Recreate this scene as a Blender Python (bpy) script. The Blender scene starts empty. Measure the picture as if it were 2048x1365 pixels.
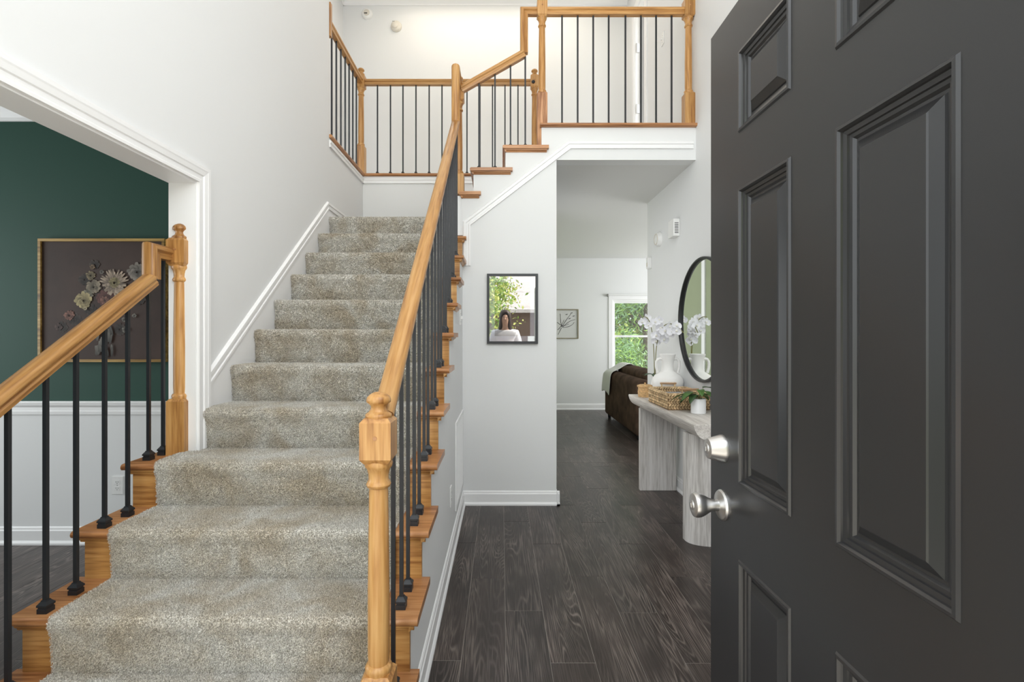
import bpy, math, random
import numpy as np
from mathutils import Vector, Matrix
random.seed(7); np.random.seed(7)
C = bpy.context.scene.collection
S = bpy.context.scene
# ------------------------------------------------------------------ camera
EYE = 1.34
cam = bpy.data.cameras.new('camera'); co = bpy.data.objects.new('camera', cam); C.objects.link(co)
co.location = (0, 0, EYE); co.rotation_euler = (math.pi/2, 0, 0)
cam.sensor_width = 36; cam.lens = 1000/2048*36
cam.shift_x = (1024-1003)/2048; cam.shift_y = -(682.5-671)/2048
cam.clip_start = .02
S.camera = co
# ------------------------------------------------------------------ world and lights
W = bpy.data.worlds.new('world'); S.world = W; W.use_nodes = True
bg = W.node_tree.nodes['Background']
bg.inputs[0].default_value = (.92, .965, 1.0, 1); bg.inputs[1].default_value = 1.75
def area(name, loc, rot, sx, sy, power, col=(1, 1, 1)):
    l = bpy.data.lights.new(name, 'AREA'); l.shape = 'RECTANGLE'; l.size = sx; l.size_y = sy
    l.energy = power; l.color = col
    o = bpy.data.objects.new(name, l); C.objects.link(o); o.location = loc; o.rotation_euler = rot
    return o
PI = math.pi
area('foyer_overhead_fill', (.2, 2.4, 5.4), (0, 0, 0), 1.6, 2.2, 8, (1, .98, .96))  # added fill from above; no fixture is known here
area('front_high_fill', (.55, .22, 3.2), (PI/2, 0, 0), 1.2, 1.6, 22, (.97, .99, 1))  # added to brighten the picture wall; no window is modelled here
area('hall_side_fill', (-.1, 4.95, 1.3), (0, -PI/2, 0), 1.6, 1.4, 6.5, (1, .99, .97))  # added out of view to brighten the right wall and console
area('upper_hall_light', (-.1, 5.55, 5.4), (0, 0, 0), 2.2, .7, 10, (1, .88, .74))
area('living_side_fill', (4.9, 7.2, 1.6), (0, PI/2, 0), 1.8, 2.6, 66, (.97, .99, 1))  # added fill standing in front of the solid side wall
area('dining_window_light', (-4.8, 1.9, 1.5), (0, -PI/2, 0), 1.7, 1.6, 30, (.94, .98, 1))
sun = bpy.data.lights.new('sun', 'SUN'); sun.energy = 8; sun.angle = .03; sun.color = (1, .95, .86)
so = bpy.data.objects.new('sun', sun); C.objects.link(so); so.rotation_euler = (0, math.radians(42), 0)
vs = S.view_settings
vs.view_transform = 'Standard'; vs.look = 'None'; vs.exposure = .70; vs.gamma = 1; vs.use_curve_mapping = False

# ------------------------------------------------------------------ materials
def srgb(r, g, b):
    f = lambda c: (c/255)/12.92 if c/255 <= .04045 else ((c/255+.055)/1.055)**2.4
    return (f(r), f(g), f(b), 1)
def newmat(name):
    m = bpy.data.materials.new(name); m.use_nodes = True
    nt = m.node_tree; b = nt.nodes['Principled BSDF']
    return m, nt, b
def N(nt, t, **kw):
    n = nt.nodes.new(t)
    for k, v in kw.items(): setattr(n, k, v)
    return n
def plain(name, col, rough=.5, metal=0, spec=.5, bump=0, bscale=200, vary=0, vscale=3, coat=0):
    m, nt, b = newmat(name)
    b.inputs['Base Color'].default_value = col; b.inputs['Roughness'].default_value = rough
    b.inputs['Metallic'].default_value = metal; b.inputs['Specular IOR Level'].default_value = spec
    b.inputs['Coat Weight'].default_value = coat
    tc = N(nt, 'ShaderNodeTexCoord')
    if vary:
        n = N(nt, 'ShaderNodeTexNoise'); n.inputs['Scale'].default_value = vscale; n.inputs['Detail'].default_value = 4
        nt.links.new(tc.outputs['Object'], n.inputs['Vector'])
        r = N(nt, 'ShaderNodeValToRGB')
        r.color_ramp.elements[0].color = tuple(c*(1-vary) for c in col[:3])+(1,)
        r.color_ramp.elements[1].color = tuple(min(1, c*(1+vary)) for c in col[:3])+(1,)
        r.color_ramp.elements[0].position = .3; r.color_ramp.elements[1].position = .7
        nt.links.new(n.outputs['Fac'], r.inputs['Fac']); nt.links.new(r.outputs['Color'], b.inputs['Base Color'])
    if bump:
        n = N(nt, 'ShaderNodeTexNoise'); n.inputs['Scale'].default_value = bscale; n.inputs['Detail'].default_value = 3
        nt.links.new(tc.outputs['Object'], n.inputs['Vector'])
        u = N(nt, 'ShaderNodeBump'); u.inputs['Strength'].default_value = bump; u.inputs['Distance'].default_value = .002
        nt.links.new(n.outputs['Fac'], u.inputs['Height']); nt.links.new(u.outputs['Normal'], b.inputs['Normal'])
    return m
def wood(name, cols, axis='z', rough=.35, uv=False, fine=90, coarse=9, stretch=.06, bump=.15, streak=None, spec=.5, ring=0):
    """stretched noise grain; cols: dark, mid, light"""
    m, nt, b = newmat(name); L = nt.links.new
    tc = N(nt, 'ShaderNodeTexCoord'); oi = N(nt, 'ShaderNodeObjectInfo')
    mp = N(nt, 'ShaderNodeMapping')
    sc = {'x': (stretch, 1, 1), 'y': (1, stretch, 1), 'z': (1, 1, stretch)}[axis]
    mp.inputs['Scale'].default_value = sc
    L(tc.outputs['UV' if uv else 'Object'], mp.inputs['Vector'])
    ad = N(nt, 'ShaderNodeVectorMath', operation='ADD')
    cv = N(nt, 'ShaderNodeVectorMath', operation='SCALE'); cv.inputs[0].default_value = (7.3, 3.1, 5.7)
    L(oi.outputs['Random'], cv.inputs['Scale']); L(mp.outputs['Vector'], ad.inputs[0]); L(cv.outputs[0], ad.inputs[1])
    n1 = N(nt, 'ShaderNodeTexNoise'); n1.inputs['Scale'].default_value = coarse; n1.inputs['Detail'].default_value = 5
    n1.inputs['Distortion'].default_value = .6
    n2 = N(nt, 'ShaderNodeTexNoise'); n2.inputs['Scale'].default_value = fine; n2.inputs['Detail'].default_value = 4
    L(ad.outputs[0], n1.inputs['Vector']); L(ad.outputs[0], n2.inputs['Vector'])
    src = n1.outputs['Fac']
    if ring:
        # growth rings: contour lines of the coarse noise
        mu = N(nt, 'ShaderNodeMath', operation='MULTIPLY'); mu.inputs[1].default_value = ring
        L(n1.outputs['Fac'], mu.inputs[0])
        sn = N(nt, 'ShaderNodeMath', operation='SINE'); L(mu.outputs[0], sn.inputs[0])
        ma = N(nt, 'ShaderNodeMath', operation='MULTIPLY_ADD'); ma.inputs[1].default_value = .22; ma.inputs[2].default_value = .5
        L(sn.outputs[0], ma.inputs[0]); src = ma.outputs[0]
    mx = N(nt, 'ShaderNodeMath', operation='MULTIPLY_ADD'); mx.inputs[1].default_value = .5
    h = N(nt, 'ShaderNodeMath', operation='MULTIPLY'); h.inputs[1].default_value = .5
    L(n2.outputs['Fac'], h.inputs[0]); L(src, mx.inputs[0]); L(h.outputs[0], mx.inputs[2])
    r = N(nt, 'ShaderNodeValToRGB'); e = r.color_ramp.elements
    e[0].position = .36; e[0].color = cols[0]; e[1].position = .66; e[1].color = cols[2]
    k = e.new(.5); k.color = cols[1]
    L(mx.outputs[0], r.inputs['Fac'])
    out = r.outputs['Color']
    if streak:
        # sparse pale open-pore lines
        n3 = N(nt, 'ShaderNodeTexNoise'); n3.inputs['Scale'].default_value = streak[1]; n3.inputs['Detail'].default_value = 2
        m3 = N(nt, 'ShaderNodeMapping'); m3.inputs['Scale'].default_value = tuple(s if s == 1 else s*.5 for s in sc)
        L(tc.outputs['Object'], m3.inputs['Vector'])
        a3 = N(nt, 'ShaderNodeVectorMath', operation='ADD'); L(m3.outputs[0], a3.inputs[0]); L(cv.outputs[0], a3.inputs[1])
        L(a3.outputs[0], n3.inputs['Vector'])
        r3 = N(nt, 'ShaderNodeValToRGB'); r3.color_ramp.elements[0].position = .56; r3.color_ramp.elements[0].color = (0, 0, 0, 1)
        r3.color_ramp.elements[1].position = .70; r3.color_ramp.elements[1].color = (1, 1, 1, 1)
        L(n3.outputs['Fac'], r3.inputs['Fac'])
        f3 = N(nt, 'ShaderNodeMath', operation='MULTIPLY'); f3.inputs[1].default_value = streak[2]; L(r3.outputs['Color'], f3.inputs[0])
        mix = N(nt, 'ShaderNodeMix', data_type='RGBA'); L(f3.outputs[0], mix.inputs['Factor'])
        L(out, mix.inputs['A']); mix.inputs['B'].default_value = streak[0]; out = mix.outputs['Result']
    # slight tone change from piece to piece
    hs = N(nt, 'ShaderNodeHueSaturation'); mr = N(nt, 'ShaderNodeMapRange')
    mr.inputs['To Min'].default_value = .88; mr.inputs['To Max'].default_value = 1.12
    L(oi.outputs['Random'], mr.inputs['Value']); L(mr.outputs[0], hs.inputs['Value']); L(out, hs.inputs['Color'])
    L(hs.outputs['Color'], b.inputs['Base Color'])
    b.inputs['Roughness'].default_value = rough; b.inputs['Specular IOR Level'].default_value = spec
    u = N(nt, 'ShaderNodeBump'); u.inputs['Strength'].default_value = bump; u.inputs['Distance'].default_value = .001
    L(mx.outputs[0], u.inputs['Height']); L(u.outputs['Normal'], b.inputs['Normal'])
    return m
M = {}
M['wall'] = plain('wall_paint', srgb(232, 233, 233), .75, bump=.05, bscale=350)
M['trim'] = plain('trim_paint', srgb(244, 244, 244), .4)
M['ceil'] = plain('ceiling_paint', srgb(226, 226, 224), .9)
M['green'] = plain('green_paint', srgb(30, 70, 58), .65, bump=.04, bscale=300)
M['sage'] = plain('sage_paint', srgb(150, 158, 128), .7)
OAK = [srgb(142, 93, 46), srgb(187, 137, 78), srgb(208, 163, 104)]
M['oak_x'] = wood('oak_grain_x', OAK, 'x'); M['oak_y'] = wood('oak_grain_y', OAK, 'y')
M['oak_z'] = wood('oak_grain_z', OAK, 'z'); M['oak_uv'] = wood('oak_grain_uv', OAK, 'x', uv=True)
RAW = [srgb(150, 100, 66), srgb(205, 152, 110), srgb(224, 176, 136)]
M['raw_z'] = wood('unfinished_oak', RAW, 'z', rough=.6, ring=26)
TREADW = [srgb(130, 82, 46), srgb(176, 122, 76), srgb(198, 148, 102)]
M['tread_x'] = wood('tread_oak_x', TREADW, 'x', rough=.3); M['tread_y'] = wood('tread_oak_y', TREADW, 'y', rough=.3)
M['iron'] = plain('black_iron', srgb(32, 34, 38), .42, spec=.5)
def plank_mat():
    m, nt, b = newmat('dark_plank'); L = nt.links.new
    tc = N(nt, 'ShaderNodeTexCoord'); oi = N(nt, 'ShaderNodeObjectInfo')
    cv = N(nt, 'ShaderNodeVectorMath', operation='SCALE'); cv.inputs[0].default_value = (17.3, 13.1, 5.7); L(oi.outputs['Random'], cv.inputs['Scale'])
    def noise(scale, sy, det=2, dist=0):
        mp = N(nt, 'ShaderNodeMapping'); mp.inputs['Scale'].default_value = (1, sy, 1); L(tc.outputs['Object'], mp.inputs['Vector'])
        ad = N(nt, 'ShaderNodeVectorMath', operation='ADD'); L(mp.outputs[0], ad.inputs[0]); L(cv.outputs[0], ad.inputs[1])
        n = N(nt, 'ShaderNodeTexNoise'); n.inputs['Scale'].default_value = scale; n.inputs['Detail'].default_value = det; n.inputs['Distortion'].default_value = dist
        L(ad.outputs[0], n.inputs['Vector']); return n.outputs['Fac']
    def math_(op, a, b_=None, c=None):
        n = N(nt, 'ShaderNodeMath', operation=op)
        for i, q in enumerate((a, b_, c)):
            if q is None: continue
            if isinstance(q, (int, float)): n.inputs[i].default_value = q
            else: L(q, n.inputs[i])
        return n.outputs[0]
    rings = math_('SINE', math_('MULTIPLY', noise(5.5, .085, 1.2, .2), 330))     # cathedral grain: contours of a long noise
    line = math_('MULTIPLY', math_('POWER', math_('MULTIPLY_ADD', rings, .5, .5), 4), math_('MULTIPLY_ADD', noise(60, .1, 2), 1.6, -.25))
    fine = noise(300, .018, 2); fr = N(nt, 'ShaderNodeMapRange'); fr.inputs['From Min'].default_value = .50; fr.inputs['From Max'].default_value = .68; L(fine, fr.inputs['Value'])
    patch = N(nt, 'ShaderNodeMapRange'); patch.inputs['From Min'].default_value = .38; patch.inputs['From Max'].default_value = .66; L(noise(7, .35, 2), patch.inputs['Value'])
    amt = math_('MULTIPLY', math_('MAXIMUM', math_('MULTIPLY', line, .8), math_('MULTIPLY', fr.outputs[0], .6)), math_('MULTIPLY_ADD', patch.outputs[0], .6, .15))
    base = N(nt, 'ShaderNodeValToRGB'); e = base.color_ramp.elements
    e[0].position = .3; e[0].color = srgb(37, 31, 28); e[1].position = .7; e[1].color = srgb(56, 46, 42); L(noise(6, .2, 3), base.inputs['Fac'])
    mix = N(nt, 'ShaderNodeMix', data_type='RGBA'); L(amt, mix.inputs['Factor']); L(base.outputs['Color'], mix.inputs['A']); mix.inputs['B'].default_value = srgb(168, 154, 145)
    hs = N(nt, 'ShaderNodeHueSaturation'); mr = N(nt, 'ShaderNodeMapRange'); mr.inputs['To Min'].default_value = .82; mr.inputs['To Max'].default_value = 1.14
    L(oi.outputs['Random'], mr.inputs['Value']); L(mr.outputs[0], hs.inputs['Value']); L(mix.outputs['Result'], hs.inputs['Color']); L(hs.outputs['Color'], b.inputs['Base Color'])
    b.inputs['Roughness'].default_value = .32; b.inputs['Specular IOR Level'].default_value = .38
    u = N(nt, 'ShaderNodeBump'); u.inputs['Strength'].default_value = .08; u.inputs['Distance'].default_value = .001; L(amt, u.inputs['Height']); L(u.outputs['Normal'], b.inputs['Normal'])
    return m
M['plank'] = plank_mat()
M['joint'] = plain('plank_joint', srgb(178, 170, 162), .8)
def door_mat():
    m, nt, b = newmat('door_paint'); L = nt.links.new
    b.inputs['Base Color'].default_value = srgb(43, 43, 44)
    tc = N(nt, 'ShaderNodeTexCoord'); mp = N(nt, 'ShaderNodeMapping'); mp.inputs['Scale'].default_value = (1, 1, .02); L(tc.outputs['Object'], mp.inputs['Vector'])
    n = N(nt, 'ShaderNodeTexNoise'); n.inputs['Scale'].default_value = 420; n.inputs['Detail'].default_value = 3; L(mp.outputs[0], n.inputs['Vector'])
    r = N(nt, 'ShaderNodeMapRange'); r.inputs['To Min'].default_value = .272; r.inputs['To Max'].default_value = .288; L(n.outputs['Fac'], r.inputs['Value']); L(r.outputs[0], b.inputs['Roughness'])
    return m
M['door'] = door_mat()
M['nickel'] = plain('satin_nickel', srgb(214, 213, 212), .34, metal=1)
M['white'] = plain('white_plastic', srgb(240, 240, 238), .4)
M['ivory'] = plain('ivory_plastic', srgb(222, 216, 204), .45)
M['slot'] = plain('dark_slot', srgb(60, 60, 60), .6)
M['ceramic'] = plain('white_ceramic', srgb(240, 239, 236), .6, bump=.05, bscale=120)
M['gloss'] = plain('glazed_white', srgb(242, 242, 242), .25)
M['mirror'] = plain('mirror_glass', (.9, .92, .9, 1), .01, metal=1)
M['black'] = plain('black_metal', srgb(24, 25, 27), .4)
M['frame_black'] = plain('frame_black', srgb(52, 54, 58), .45)
M['gold'] = wood('gilt_frame', [srgb(90, 66, 30), srgb(156, 122, 62), srgb(196, 164, 98)], 'x', rough=.4, fine=60)
M['canvas'] = plain('dark_canvas', srgb(62, 45, 38), .65, vary=.28, vscale=4, bump=.1, bscale=500)
M['mat_board'] = plain('mat_board', srgb(206, 210, 226), .8)
M['print_dark'] = plain('dark_print', srgb(52, 54, 56), .6, vary=.5, vscale=16)
M['paper'] = plain('art_paper', srgb(214, 214, 212), .8)
M['ink'] = plain('ink', srgb(40, 40, 42), .8)
M['champ'] = plain('champagne_frame', srgb(140, 132, 108), .4, metal=.3)
M['suede'] = plain('brown_suede', srgb(84, 67, 56), .95, vary=.38, vscale=7, bump=.2, bscale=250, spec=.1)
M['throw'] = plain('white_throw', srgb(228, 228, 226), .95, bump=.5, bscale=130)
M['wicker'] = plain('wicker', srgb(206, 168, 118), .7, vary=.3, vscale=60)
M['hyacinth'] = plain('water_hyacinth', srgb(200, 172, 132), .75, vary=.5, vscale=34)
M['weave_in'] = plain('weave_inside', srgb(120, 92, 62), .8)
M['leaf'] = plain('leaf', srgb(70, 106, 44), .4, vary=.35, vscale=30)
M['leaf_dark'] = plain('leaf_dark', srgb(44, 72, 36), .4, vary=.3, vscale=30)
M['stem'] = plain('stem', srgb(118, 116, 60), .5)
M['petal'] = plain('petal', srgb(246, 246, 250), .6)
M['lip'] = plain('lip', srgb(240, 238, 228), .5)
M['soil'] = plain('soil', srgb(70, 58, 46), .9)
M['book'] = plain('book_cover', srgb(150, 152, 154), .6); M['pages'] = plain('pages', srgb(225, 225, 225), .7)
M['greywood_y'] = wood('whitewash_y', [srgb(176, 169, 162), srgb(206, 200, 193), srgb(226, 222, 217)], 'y', rough=.6, stretch=.05, fine=120, coarse=14)
M['greywood_z'] = wood('whitewash_z', [srgb(182, 177, 171), srgb(220, 216, 211), srgb(236, 233, 230)], 'z', rough=.6, stretch=.05, fine=120, coarse=14)
M['lightwood'] = wood('light_wood', [srgb(150, 112, 78), srgb(190, 152, 116), srgb(212, 178, 142)], 'x')
M['foliage'] = plain('foliage', srgb(134, 168, 78), .6, vary=.55, vscale=2.2)
M['foliage2'] = plain('foliage_blue', srgb(138, 170, 130), .6, vary=.5, vscale=2.5)
M['foliage3'] = plain('foliage_yellow', srgb(204, 210, 118), .6, vary=.4, vscale=2.5)
M['bark'] = plain('bark', srgb(90, 76, 62), .9, vary=.3, vscale=9)
M['shingle'] = plain('roof_shingle', srgb(206, 200, 198), .9, vary=.12, vscale=14)
M['siding'] = plain('siding', srgb(112, 92, 80), .8)
M['grass'] = plain('grass', srgb(112, 118, 88), .95, vary=.3, vscale=3)
M['concrete'] = plain('concrete', srgb(190, 186, 178), .9, vary=.08, vscale=4)
M['skin'] = plain('skin', srgb(222, 178, 152), .55); M['hair'] = plain('hair', srgb(58, 42, 34), .5, vary=.3, vscale=40)
M['tee'] = plain('white_tee', srgb(236, 236, 240), .9); M['jeans'] = plain('jeans', srgb(58, 66, 86), .9)
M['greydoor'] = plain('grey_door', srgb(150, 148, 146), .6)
def carpet_mat():
    m, nt, b = newmat('carpet'); L = nt.links.new
    tc = N(nt, 'ShaderNodeTexCoord')
    n1 = N(nt, 'ShaderNodeTexNoise'); n1.inputs['Scale'].default_value = 260; n1.inputs['Detail'].default_value = 2
    n2 = N(nt, 'ShaderNodeTexNoise'); n2.inputs['Scale'].default_value = 5.0; n2.inputs['Detail'].default_value = 4; n2.inputs['Distortion'].default_value = .5
    for n in (n1, n2): L(tc.outputs['Object'], n.inputs['Vector'])
    r1 = N(nt, 'ShaderNodeValToRGB'); e = r1.color_ramp.elements
    e[0].position = .34; e[0].color = srgb(156, 151, 141); e[1].position = .64; e[1].color = srgb(250, 247, 240)
    L(n1.outputs['Fac'], r1.inputs['Fac'])
    r2 = N(nt, 'ShaderNodeValToRGB'); e = r2.color_ramp.elements
    e[0].position = .36; e[0].color = (.76, .68, .56, 1); e[1].position = .60; e[1].color = (1, 1, 1, 1)
    L(n2.outputs['Fac'], r2.inputs['Fac'])
    mx = N(nt, 'ShaderNodeMix', data_type='RGBA', blend_type='MULTIPLY'); mx.inputs['Factor'].default_value = .75
    L(r1.outputs['Color'], mx.inputs['A']); L(r2.outputs['Color'], mx.inputs['B'])
    L(mx.outputs['Result'], b.inputs['Base Color'])
    b.inputs['Roughness'].default_value = .95; b.inputs['Specular IOR Level'].default_value = .1
    b.inputs['Sheen Weight'].default_value = .15
    return m
M['carpet'] = carpet_mat()
def glass_mat(name, refl, tint=(1, 1, 1, 1)):
    m = bpy.data.materials.new(name); m.use_nodes = True; nt = m.node_tree; nt.nodes.clear()
    o = N(nt, 'ShaderNodeOutputMaterial'); t = N(nt, 'ShaderNodeBsdfTransparent'); t.inputs[0].default_value = tint
    g = N(nt, 'ShaderNodeBsdfGlossy'); g.inputs['Roughness'].default_value = 0
    x = N(nt, 'ShaderNodeMixShader'); x.inputs[0].default_value = refl
    nt.links.new(t.outputs[0], x.inputs[1]); nt.links.new(g.outputs[0], x.inputs[2]); nt.links.new(x.outputs[0], o.inputs[0])
    return m
M['pane'] = glass_mat('window_glass', .05); M['picture_glass'] = glass_mat('picture_glass', .30)
def vcol_mat(name):
    m, nt, b = newmat(name); a = N(nt, 'ShaderNodeVertexColor'); a.layer_name = 'paint'
    nt.links.new(a.outputs['Color'], b.inputs['Base Color']); b.inputs['Roughness'].default_value = .7
    return m
M['paint'] = vcol_mat('oil_paint')

# ------------------------------------------------------------------ mesh helpers
class MB:
    def __init__(s): s.v = []; s.f = []; s.uv = {}; s.cols = None
    def add(s, vs, fs):
        o = len(s.v); s.v += [tuple(p) for p in vs]; s.f += [tuple(i+o for i in f) for f in fs]; return s
    def box(s, x0, x1, y0, y1, z0, z1):
        return s.add([(x0,y0,z0),(x1,y0,z0),(x1,y1,z0),(x0,y1,z0),(x0,y0,z1),(x1,y0,z1),(x1,y1,z1),(x0,y1,z1)],
                     [(3,2,1,0),(4,5,6,7),(0,1,5,4),(1,2,6,5),(2,3,7,6),(3,0,4,7)])
    def prism(s, poly, a0, a1, axis):
        """poly of 2D points extruded along axis; axis x:(y,z) y:(x,z) z:(x,y)"""
        mk = {'x': lambda p, a: (a, p[0], p[1]), 'y': lambda p, a: (p[0], a, p[1]), 'z': lambda p, a: (p[0], p[1], a)}[axis]
        n = len(poly); vs = [mk(p, a0) for p in poly]+[mk(p, a1) for p in poly]
        fs = [tuple(range(n)), tuple(range(2*n-1, n-1, -1))]+[(i, i+n, (i+1) % n+n, (i+1) % n) for i in range(n)]
        return s.add(vs, fs)
    def lathe(s, prof, c=(0,0,0), seg=20, axis='z', cap=True):
        """prof list of (r, h)"""
        vs = []; fs = []; n = len(prof)
        for r, h in prof:
            for k in range(seg):
                a = 2*PI*k/seg; p = (r*math.cos(a), r*math.sin(a), h)
                if axis == 'x': p = (p[2], p[0], p[1])
                if axis == '-x': p = (-p[2], p[0], p[1])
                if axis == 'y': p = (p[0], p[2], p[1])
                if axis == '-y': p = (p[0], -p[2], p[1])
                vs.append((p[0]+c[0], p[1]+c[1], p[2]+c[2]))
        for i in range(n-1):
            for k in range(seg):
                fs.append((i*seg+k, i*seg+(k+1) % seg, (i+1)*seg+(k+1) % seg, (i+1)*seg+k))
        if cap: fs.append(tuple(range(seg-1, -1, -1))); fs.append(tuple((n-1)*seg+k for k in range(seg)))
        return s.add(vs, fs)
    def tube(s, path, r, seg=8):
        pts = [Vector(p) for p in path]; n = len(pts)
        rs = r if isinstance(r, (list, tuple)) else [r]*n
        vs = []; fs = []; prev = None
        for i, p in enumerate(pts):
            d = (pts[min(i+1, n-1)]-pts[max(i-1, 0)]).normalized()
            if prev is None:
                a = d.cross(Vector((0, 0, 1)));
                if a.length < .05: a = d.cross(Vector((1, 0, 0)))
            else: a = prev-d*prev.dot(d)
            a.normalize(); prev = a; b = d.cross(a)
            for k in range(seg):
                t = 2*PI*k/seg; vs.append(p+(a*math.cos(t)+b*math.sin(t))*rs[i])
        for i in range(n-1):
            for k in range(seg):
                fs.append((i*seg+k, i*seg+(k+1) % seg, (i+1)*seg+(k+1) % seg, (i+1)*seg+k))
        fs.append(tuple(range(seg-1, -1, -1))); fs.append(tuple((n-1)*seg+k for k in range(seg)))
        return s.add(vs, fs)
    def sweep(s, prof, path, side):
        """mitred sweep of prof (side, up) along a planar path; side = unit vector normal to the plane. Writes UVs (metres)."""
        P = [Vector(p) for p in path]; sd = Vector(side); n = len(P); k = len(prof)
        ups = []
        for i in range(n):
            def up(a, b): return sd.cross((b-a).normalized())
            if i == 0: u = up(P[0], P[1])
            elif i == n-1: u = up(P[-2], P[-1])
            else:
                u0, u1 = up(P[i-1], P[i]), up(P[i], P[i+1]); u = (u0+u1); u = u/(u.length_squared/2) if u.length > .1 else u0
            ups.append(u)
        o = len(s.v); per = [0]
        for j in range(k):
            a, b = prof[j], prof[(j+1) % k]; per.append(per[-1]+math.hypot(b[0]-a[0], b[1]-a[1]))
        run = 0; rl = [0]
        for i in range(1, n): run += (P[i]-P[i-1]).length; rl.append(run)
        for i in range(n):
            for j in range(k): s.v.append(tuple(P[i]+sd*prof[j][0]+ups[i]*prof[j][1]))
        for i in range(n-1):
            for j in range(k):
                j2 = (j+1) % k
                s.uv[len(s.f)] = [(rl[i], per[j]), (rl[i], per[j+1]), (rl[i+1], per[j+1]), (rl[i+1], per[j])]
                s.f.append((o+i*k+j, o+i*k+j2, o+(i+1)*k+j2, o+(i+1)*k+j))
        for base, rev in ((o, True), (o+(n-1)*k, False)):
            idx = list(range(k)); idx = idx[::-1] if rev else idx
            s.uv[len(s.f)] = [prof[j] for j in idx]; s.f.append(tuple(base+j for j in idx))
        return s
    def mesh(s, name, off=(0,0,0)):
        me = bpy.data.meshes.new(name)
        me.from_pydata([(p[0]-off[0], p[1]-off[1], p[2]-off[2]) for p in s.v], [], s.f)
        if s.uv:
            l = me.uv_layers.new(name='UVMap')
            for fi, uvs in s.uv.items():
                for li, u in zip(me.polygons[fi].loop_indices, uvs): l.data[li].uv = u
        return me
def fixn(me):
    import bmesh
    b = bmesh.new(); b.from_mesh(me); bmesh.ops.recalc_face_normals(b, faces=b.faces); b.to_mesh(me); b.free()
def wloc(o):
    v = Vector((0, 0, 0))
    while o is not None: v += Vector(o.location); o = o.parent
    return v
def obj(name, mb, mat, parent=None, smooth=0, bevel=0, origin=None, label=None, seg=2):
    """mb holds WORLD coordinates; the object's origin is put at `origin` (default: the parent's)"""
    base = wloc(parent) if parent else Vector((0, 0, 0))
    org = Vector(origin) if origin is not None else base
    me = mb.mesh(name, org) if isinstance(mb, MB) else mb
    if isinstance(mb, MB): fixn(me)
    if isinstance(mat, str): mat = M[mat]
    if not me.materials: me.materials.append(mat)
    o = bpy.data.objects.new(name, me); C.objects.link(o)
    o.parent = parent; o.location = org-base
    if smooth:
        for p in me.polygons: p.use_smooth = True
        me.set_sharp_from_angle(angle=math.radians(smooth))
    if bevel:
        m = o.modifiers.new('bevel', 'BEVEL'); m.width = bevel; m.segments = seg; m.limit_method = 'ANGLE'; m.angle_limit = .6
    if label: o['label'] = label
    return o
def tag(o, label, cat, group=None, kind=None):
    o['label'] = label; o['category'] = cat
    if group: o['group'] = group
    if kind: o['kind'] = kind
    return o
def thing(name, loc, label, cat, group=None):
    o = bpy.data.objects.new(name, None); C.objects.link(o); o.location = loc; o.empty_display_size = .1
    return tag(o, label, cat, group)
def struct(name, mb, mat, label, cat, **kw):
    o = obj(name, mb, mat, **kw); return tag(o, label, cat, kind='structure')
B = lambda *a: MB().box(*a)

# ------------------------------------------------------------------ geometry constants
XL, XR = -1.43, 1.535          # foyer side walls
XS = -.307                     # face of the wall under the stair
YF = 3.95                      # wall with the framed picture
XDL = -5.0
YB, YD = 8.99, 3.21            # living-room back wall, dining-room back wall
ZC, ZU, ZT = 2.726, 3.01, 5.463 # lower ceiling, upper floor, upper ceiling
RISE, RUN = .19, .25
SY = lambda n: 1.39+RUN*(n-1)  # nosing of step n
SZ = lambda n: .025+RISE*n

# ------------------------------------------------------------------ structure: walls
EN = .2
w = MB()
w.prism([(EN, 2.06), (2.343, 2.06), (2.343, .7), (4.15, .7), (4.15, ZT), (EN, ZT)], XL-.12, XL, 'x')
w.box(XL-.12, XL, 4.15, 5.28, .7, ZU-.03)
w.box(XL-.12, XL, 2.343, 4.15, 0, .7)
struct('wall_left', w, 'wall', 'tall off-white wall beside the stairs with cased opening to the green room', 'wall')
w = MB().box(XR, XR+.13, EN, 5.257, 0, ZU)
w.box(XR, XR+.13, EN, 5.33, ZU, ZT); w.box(XR, XR+.13, 5.75, 6.3, ZU, ZT); w.box(XR, XR+.13, 5.33, 5.75, 5.05, ZT)
struct('wall_right', w, 'wall', 'off-white wall behind the console table and the open door', 'wall')
struct('wall_front', B(.6, XR+.13, .06, .2, 0, ZT), 'wall', 'front wall on the hinge side of the open door', 'wall')
# wall under the stair, stepped like the flight
pts = [(SY(1)+.049, 0)]
for n in range(1, 13): pts += [(SY(n)+.049, SZ(n)-.028), (SY(n+1)+.049, SZ(n)-.028)]
pts[-1] = (4.4, SZ(12)-.028); pts.append((4.4, 0))
struct('wall_stair', MB().prism(pts, XS-.09, XS, 'x'), 'wall', 'white wall under the open side of the stairs', 'wall')
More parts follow.
